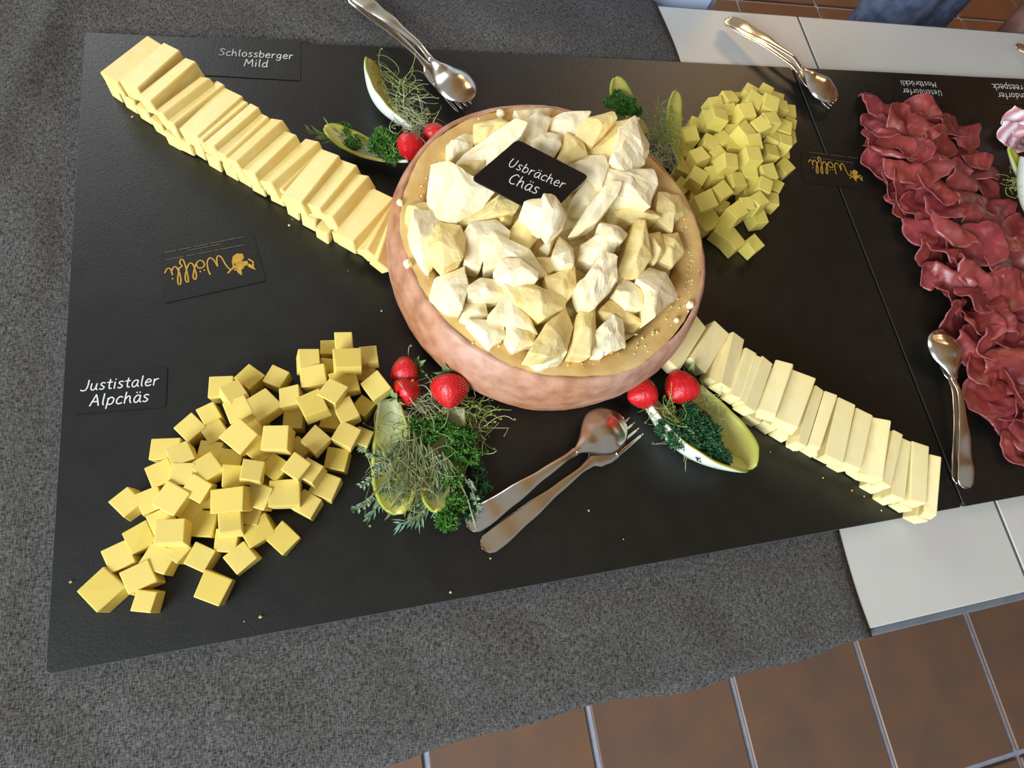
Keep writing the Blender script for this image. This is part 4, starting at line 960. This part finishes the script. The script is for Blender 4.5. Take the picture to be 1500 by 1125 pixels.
# lower right garnish
parsley('dark curly parsley sprig in the lower right endive leaf', [(1012,602),(1006,628),(992,642),(1035,640),(1056,668),(1045,652),(1008,615),(1057,672),(1028,622),(1044,634),(975,628),(1018,650),(1030,662)], .0100, .030, 85, 'parsley_dark', 15, .0031)
parsley('dark parsley sprig on the yellow leaf at the lower right garnish', [(1030,612),(1042,628),(1020,630)], .008, .018, 60, 'parsley_dark', 16, .0027)
sprouts('tuft of green sprouts at the white end of the lower right endive', [(972,604),(984,612),(990,622)], 80, 24, .006, .028, 'sprout_green', .022)
sprouts('fine pale sprouts on the yellow endive leaf by the cheese sticks', [(1040,590),(1050,610),(1030,600),(1000,650)], 60, 25, .010, .020, 'sprout', .022)
# upper left garnish
parsley('curly parsley sprig left of the upper left strawberry', [(570,205),(552,214),(585,218),(575,226),(560,200)], .010, .020, 105, 'parsley', 17)
parsley('parsley sprig at the tip of the upper left garnish', [(505,190),(520,208),(510,214)], .0078, .014, 75, 'parsley', 18)
sprouts('pale tangle of sprouts beside the upright white endive leaf', [(598,160),(606,178),(590,150),(612,190),(600,190)], 120, 26, .012, .022, 'sprout', .030)
sprouts('green sprouts hanging off the upper left endive', [(590,130),(580,118),(612,170)], 45, 27, .008, .020, 'sprout_green', .032)
needle_sprig('rosemary_sprig', 'thin rosemary sprig pointing to the sticks at the upper left garnish', (512,205), (452,190), .014, .012, 'sprout_green', 8, .016, .0016, 46, 'rosemary', .35)
needle_sprig('rosemary_sprig', 'rosemary sprig under the parsley of the upper left garnish', (560,215), (478,182), .016, .018, 'sprout_green', 9, .014, .0016, 47, 'rosemary', .35)
# behind the wheel
parsley('parsley sprig standing on the green-tipped endive behind the wheel', [(905,140),(922,150),(912,160),(895,150),(930,162)], .0078, .036, 95, 'parsley', 19)
needle_sprig('rosemary_sprig', 'grey rosemary tip between the endive and the white chunk', (900,170), (945,174), .034, .034, 'thyme', 7, .014, .0018, 48, 'rosemary', .35)
sprouts('olive sprouts wound round the yellow endive behind the wheel', [(975,170),(972,190),(980,205),(965,200)], 130, 28, .007, .032, 'sprout_green', .024)
sprouts('white sprout roots between the wheel and the right cubes', [(968,230),(975,238),(962,225)], 100, 29, .006, .028, 'sprout', .018)
# right edge
sprouts('dark green sprouts inside the endive at the right edge', [(1495,245),(1488,262),(1500,280)], 90, 30, .008, .034, 'sprout_green', .018)

# ------------------------------------------------------------------ strawberries
def berry(label, px, py, z, r0, L, tipdir, tilt, calyx=True, seed=0):
    """tipdir: compass angle (degrees, 0 = right, 90 = back) the tip points to"""
    r = random.Random(seed); c = P(px, py, z)
    t = empty('strawberry', c); tag(t, label, 'strawberry', 'strawberries of the garnishes')
    d = Vector((math.cos(math.radians(tipdir)) * math.cos(math.radians(tilt)), math.sin(math.radians(tipdir)) * math.cos(math.radians(tilt)), math.sin(math.radians(tilt))))
    q = d.to_track_quat('Z', 'Y').to_matrix()
    mb = MB(); n, m = 16, 24; pr = []
    for i in range(n + 1):
        u = i / n; rad = r0 * (math.sin(min(1, u / .32) * PI / 2) ** .7 if u < .32 else (math.cos((u - .32) / .68 * PI / 2)) ** .72); pr.append((max(rad, .00001), (u - .45) * L))
    S = MB()
    for i, (rr, z_) in enumerate(pr):
        for j in range(m):
            an = 2 * PI * j / m; k = 1 + .04 * math.sin(3 * an + seed); mb.v.append(tuple(c + q @ Vector((rr * k * math.cos(an), rr * k * math.sin(an), z_))))
    mb.f = [(i * m + j, i * m + (j + 1) % m, (i + 1) * m + (j + 1) % m, (i + 1) * m + j) for i in range(n) for j in range(m)]
    mb.f.append(tuple(range(m))[::-1]); mb.build('flesh', M['berry'], t, True)
    for i in range(3, n - 1):
        cnt = max(5, int(2 * PI * pr[i][0] / .0036)); off = (i % 2) * .5
        for j in range(cnt):
            an = 2 * PI * (j + off) / cnt; rr, z_ = pr[i]; b = c + q @ Vector((rr * 1.01 * math.cos(an), rr * 1.01 * math.sin(an), z_)); nn_ = (q @ Vector((math.cos(an), math.sin(an), .3))).normalized()
            a1 = nn_.orthogonal().normalized() * .00022; b1 = (q @ Vector((0, 0, 1))) * .0004
            S.add([b + a1, b + b1, b - a1, b - b1, b + nn_ * .0004], [(0, 1, 4), (1, 2, 4), (2, 3, 4), (3, 0, 4)])
    o = S.build('seeds', M['seed'], t); o['kind'] = 'stuff'
    if calyx:
        K = MB(); z_ = -.45 * L - .0005
        for j in range(9):
            an = 2 * PI * j / 9 + r.uniform(-.2, .2); l_ = r0 * r.uniform(.75, 1.15); dr = Vector((math.cos(an), math.sin(an), 0)); sd = Vector((-dr.y, dr.x, 0)) * r0 * .22; lift = r.uniform(-.5, .35)
            K.add([c + q @ v for v in (Vector((0, 0, z_)), dr * l_ * .5 + sd + Vector((0, 0, z_ + lift * .001)), dr * l_ + Vector((0, 0, z_ + lift * l_)), dr * l_ * .5 - sd + Vector((0, 0, z_ + lift * .001)), dr * l_ * .5 + Vector((0, 0, z_ - .0012)))],
                  [(0, 1, 4), (1, 2, 4), (2, 3, 4), (3, 0, 4)])
        K.tube([c + q @ Vector((0, 0, z_)), c + q @ Vector((.001, 0, z_ - .006))], .0008, 5)
        K.build('calyx', M['calyx'], t)
berry('strawberry tucked between cubes and endive, the rear of the left pair', 593, 544, .020, .0128, .026, 200, 8, True, 1)
berry('strawberry in front of another one beside the cheese cubes', 596, 573, .022, .0128, .025, 30, -4, True, 2)
berry('biggest bright strawberry standing against the front of the wheel', 659, 571, .030, .0172, .032, 262, 6, True, 3)
berry('strawberry closest to the front of the wheel at the lower right', 942, 577, .028, .0150, .031, 190, 0, False, 4)
berry('dark red broad strawberry touching the lower-right cheese sticks', 998, 569, .030, .0175, .033, 215, 4, True, 5)
berry('round strawberry at the upper left of the wheel', 600, 215, .028, .0138, .026, 240, 30, False, 6)
berry('strawberry mostly hidden behind the upper left rim of the wheel', 637, 197, .024, .0128, .026, 90, 0, False, 7)

# ------------------------------------------------------------------ dried beef and bacon
def ruffled(name, label, px, py, z, size, rz, seed, m, ca, cb, group, cat, fold=.010, asp=1.0, tilt=(0, 0)):
    r = random.Random(seed); c = P(px, py, z); n = 18; mb = MB(); ph = r.uniform(0, 6); f1 = r.uniform(.8, 1.5); mv = []
    T = Matrix.Rotation(math.radians(rz), 3, 'Z') @ Matrix.Rotation(math.radians(tilt[0]), 3, 'X') @ Matrix.Rotation(math.radians(tilt[1]), 3, 'Y')
    for i in range(n + 1):
        for j in range(n + 1):
            u = -1 + 2 * i / n; v = -1 + 2 * j / n
            # round the square sheet off
            x = u * math.sqrt(1 - v * v * .42); y = v * math.sqrt(1 - u * u * .42)
            e = 1 + .12 * noise.noise(Vector((u * 2, v * 2, seed)))
            a = math.sin(x * 2.6 * f1 + ph + y * .9); a2 = math.cos(x * 2.6 * f1 + ph + y * .9)
            X = x * .88 * size / 2 * e + .30 * fold * a2; Y = y * size / 2 * asp * e
            Z = fold * .8 * a + .6 * fold * noise.noise(Vector((x * 1.6 + seed, y * 1.6, 3))) + .14 * fold * noise.noise(Vector((x * 4 + seed, y * 4, 8))) - .25 * fold * (x * x + y * y)
            p = c + T @ Vector((X, Y, Z))
            if p.z < ZB + .0022: p.z = ZB + .0022 + .0008 * (noise.noise(Vector((x * 5, y * 5, seed))) + 1)
            mb.v.append(tuple(p)); rim = max(abs(u), abs(v))
            t = max(0, (rim - .9) / .1) * .5 + max(0, noise.noise(Vector((x * 3 + seed, y * 5, 0))) - .15) * 1.2
            if m == 'bacon': t = .5 + .9 * math.sin(y * 9 + x * 2 + seed)
            mb.c.append(mixc(ca, cb, t))
    mb.f = [(i * (n + 1) + j, (i + 1) * (n + 1) + j, (i + 1) * (n + 1) + j + 1, i * (n + 1) + j + 1) for i in range(n) for j in range(n)]
    o = mb.build(name, M[m], None, True, origin=c)
    so = o.modifiers.new('thickness', 'SOLIDIFY'); so.thickness = .0009; so.offset = 0
    tag(o, label, cat, group)
BA = sr(150, 60, 54); BB = sr(190, 112, 112)
# rows across the pile: (px, py, height)
rows = [[(1283,152,.010),(1318,170,.010),(1350,172,.014)], [(1290,182,.014),(1322,182,.022),(1350,186,.026),(1390,180,.018)], [(1280,208,.012),(1306,214,.022),(1340,216,.030),(1378,208,.028),(1412,196,.016)],
        [(1292,240,.012),(1322,244,.024),(1358,244,.032),(1396,238,.030),(1428,228,.018)], [(1308,268,.012),(1336,276,.022),(1374,272,.034),(1410,262,.030),(1438,252,.016)],
        [(1322,296,.010),(1350,304,.020),(1388,300,.034),(1422,292,.030),(1448,280,.014)], [(1362,336,.020),(1398,332,.032),(1434,322,.032),(1462,312,.016)],
        [(1364,366,.014),(1392,366,.028),(1432,358,.034),(1466,346,.026),(1490,340,.014)], [(1366,404,.012),(1396,404,.022),(1430,396,.032),(1468,388,.034),(1498,376,.022)],
        [(1396,438,.018),(1432,432,.030),(1470,424,.032),(1502,416,.026)], [(1404,470,.016),(1440,468,.028),(1476,462,.030),(1508,456,.024)],
        [(1426,505,.018),(1460,502,.028),(1494,498,.028)], [(1446,540,.018),(1482,540,.026),(1510,536,.024)], [(1458,582,.016),(1494,576,.024)], [(1470,610,.014),(1506,604,.018)], [(1494,654,.012),(1518,640,.016)]]
k = 0
SPB = {(0, 0): 'pointed slice of dried beef at the top left tip of the pile', (8, 0): 'rolled tube of dried beef sticking out left of the pile', (7, 2): 'large smooth reddish slice of dried beef in the middle of the pile',
       (11, 0): 'pale-sheened folded beef slice touching the right spoon bowl', (15, 0): 'lowest dark slice of dried beef at the lower right'}
for ri, row in enumerate(rows):
    for ci, (px, py, z) in enumerate(row):
        r = random.Random(50 + k)
        lab = SPB.get((ri, ci)) or 'ruffled dried beef slice, %s from the left in the %s row down' % (ordinal(ci), ordinal(ri))
        big = (ri, ci) == (7, 2); tube = (ri, ci) == (8, 0)
        ruffled('beef_slice', lab, px, py, z - .003, (.066 if big else .034 if tube else r.uniform(.048, .062)), r.uniform(0, 180), 60 + k, 'beef', BA if k % 3 else sr(146, 58, 60), BB, 'slices of dried beef in the pile', 'dried beef',
                fold=.004 if big else r.uniform(.005, .009), asp=r.uniform(.85, 1.2), tilt=(r.uniform(-22, 22), r.uniform(-22, 22)))
        k += 1
for i, (px, py, z, lb) in enumerate(((1494,176,.020,'uppermost pale streaky bacon slice at the right edge'), (1484,192,.016,'folded pale pink bacon slice at the right edge'), (1500,205,.012,'lower pale bacon slice at the right edge'), (1505,190,.022,'bacon slice cut off by the right edge'))):
    ruffled('bacon_slice', lb, px, py, z, .042, 20 + 40 * i, 200 + i, 'bacon', sr(196, 128, 130), sr(232, 220, 226), 'pale bacon slices at the right edge', 'bacon', fold=.010)

# ------------------------------------------------------------------ beyond the table: cabinet and person
cb = empty('cabinet', (0.617, 0.93, 0)); tag(cb, 'pale blue-white cabinet standing behind the table at the top edge', 'cabinet')
a = MB(); a.box((0.617, 0.93, 0.45), (0.365, 0.34, 0.86)); o = a.build('body', M['cabinet'], cb); bevel_mesh(o.data, .004, 2)
a = MB(); a.box((0.617, 0.752, 0.47), (0.325, 0.016, 0.78)); o = a.build('door', M['cabinet'], cb); bevel_mesh(o.data, .003, 2)
hd = MB(); hd.box((0.72, 0.738, 0.6), (0.012, 0.012, 0.12)); q_ = hd.build('handle', M['steel'], None); q_.parent = o; q_.location = -W(o)
a = MB(); a.box((0.617, 0.93, 0.01), (0.30, 0.30, 0.02)); a.build('plinth', M['edge_band'], cb)

def skin_figure():
    base = Vector((1.315, 0.90, 0.0))
    t = empty('person', base); t.scale = (.9, .9, .9); t.rotation_euler = (0, 0, math.radians(20)); tag(t, 'person in blue jeans standing close behind the table at the top right', 'person')
    def skin(name, verts, edges, m, sub=2):
        me = bpy.data.meshes.new(name); me.from_pydata([v[:3] for v in verts], edges, []); me.materials.append(m)
        o = bpy.data.objects.new(name, me); col.objects.link(o); o.parent = t
        md = o.modifiers.new('skin', 'SKIN'); md.use_smooth_shade = True
        sv = me.skin_vertices[0].data if me.skin_vertices else None
        if sv is None:
            me.update()
        for i, v in enumerate(verts):
            me.skin_vertices[0].data[i].radius = (v[3], v[4] if len(v) > 4 else v[3])
        me.skin_vertices[0].data[0].use_root = True
        s = o.modifiers.new('sub', 'SUBSURF'); s.levels = sub; s.render_levels = sub
        return o
    return t, skin
def build_person():
    t, skin = skin_figure()
    # the figure faces the table (towards -y); body, arms and head as one surface
    V = [(0, 0, .96, .135, .10), (0, 0, 1.10, .13, .095), (0, .01, 1.26, .15, .10), (0, .01, 1.40, .14, .085), (0, 0, 1.47, .055, .055), (0, -.01, 1.56, .06, .07), (0, -.02, 1.66, .078, .095), (0, -.01, 1.72, .05, .06),
         (.17, .01, 1.41, .055, .055), (.23, .01, 1.26, .045, .045), (.245, -.02, 1.08, .042, .042), (.22, -.10, .98, .048, .048), (.07, -.18, .80, .042, .042), (.02, -.195, .70, .028, .040), (.015, -.195, .63, .018, .038),
         (-.17, .01, 1.41, .055, .055), (-.22, .01, 1.26, .045, .045), (-.22, -.02, 1.10, .038, .038), (-.17, -.12, 1.10, .033, .033), (-.11, -.21, 1.12, .024, .028), (-.09, -.26, 1.13, .018, .034), (-.08, -.29, 1.135, .014, .032)]
    E_ = [(0, 1), (1, 2), (2, 3), (3, 4), (4, 5), (5, 6), (6, 7), (3, 8), (8, 9), (9, 10), (10, 11), (11, 12), (12, 13), (13, 14), (3, 15), (15, 16), (16, 17), (17, 18), (18, 19), (19, 20), (20, 21)]
    skin('body', V, E_, M['skin'])
    for f, (dx, ln) in enumerate(((-.026, .060), (-.009, .070), (.009, .066), (.025, .052))):
        skin('finger', [(-.08 + dx, -.285, 1.135, .0085), (-.08 + dx + .006, -.285 - ln * .5, 1.130, .008), (-.08 + dx + .012, -.285 - ln * .85, 1.108, .0065)], [(0, 1), (1, 2)], M['skin'], 1)
    skin('thumb', [(-.055, -.25, 1.135, .010), (-.035, -.275, 1.14, .009), (-.03, -.305, 1.13, .0075)], [(0, 1), (1, 2)], M['skin'], 1)
    for sx, hx, hy, dz in ((1, .015, -.195, -.13),):
        for f, (dy, ln) in enumerate(((-.026, .062), (-.009, .072), (.009, .068), (.025, .054))):
            skin('finger', [(hx, hy + dy, .752 + dz, .0085), (hx - sx * .004, hy + dy * 1.05, .752 + dz - ln * .45, .008), (hx - sx * .012, hy + dy, .752 + dz - ln, .0065)], [(0, 1), (1, 2)], M['skin'], 1)
        skin('thumb', [(hx - sx * .004, hy - .03, .80 + dz, .010), (hx - sx * .012, hy - .052, .765 + dz, .009), (hx - sx * .016, hy - .058, .735 + dz, .0075)], [(0, 1), (1, 2)], M['skin'], 1)
    # jeans
    J = [(0, 0, 1.04, .128, .104), (0, 0, .95, .140, .112), (.068, .01, .86, .078, .086), (.075, 0, .68, .064, .074), (.09, -.015, .50, .060, .064), (.10, .01, .30, .056, .058), (.10, .02, .09, .052, .055),
         (-.068, .01, .86, .078, .086), (-.075, 0, .68, .064, .074), (-.09, -.015, .50, .060, .064), (-.10, .01, .30, .056, .058), (-.10, .02, .09, .052, .055)]
    skin('jeans', J, [(0, 1), (1, 2), (2, 3), (3, 4), (4, 5), (5, 6), (1, 7), (7, 8), (8, 9), (9, 10), (10, 11)], M['denim'])
    skin('shirt', [(0, 0, 1.0, .148, .112), (0, 0, 1.12, .142, .108), (0, .01, 1.27, .162, .112), (0, .01, 1.40, .15, .095), (.17, .01, 1.415, .064, .064), (.232, .01, 1.27, .056, .056), (.24, 0, 1.20, .052, .052),
                   (-.17, .01, 1.415, .064, .064), (-.232, .01, 1.27, .056, .056), (-.24, .0, 1.20, .052, .052)], [(0, 1), (1, 2), (2, 3), (3, 4), (4, 5), (5, 6), (3, 7), (7, 8), (8, 9)], M['shirt'])
    for sx in (.10, -.10): skin('shoe', [(sx, .05, .045, .042, .042), (sx, -.03, .04, .044, .038), (sx, -.15, .032, .040, .028)], [(0, 1), (1, 2)], M['shoe'], 2)
    skin('hair', [(0, .02, 1.62, .075, .085), (0, .01, 1.70, .082, .092), (0, 0, 1.745, .06, .07)], [(0, 1), (1, 2)], M['hair'])
    for sx in (-.03, .03): skin('eye', [(sx, -.106, 1.645, .008), (sx, -.108, 1.645, .008)], [(0, 1)], M['chalk'], 1)
    skin('nose', [(0, -.105, 1.645, .009), (0, -.126, 1.615, .013)], [(0, 1)], M['skin'], 1)
    skin('mouth', [(-.02, -.098, 1.583, .004), (0, -.106, 1.583, .006), (.02, -.098, 1.583, .004)], [(0, 1), (1, 2)], M['berry'], 1)
    for sx in (-.078, .078): skin('ear', [(sx, 0, 1.655, .01, .018), (sx, 0, 1.625, .008, .014)], [(0, 1)], M['skin'], 1)
build_person()
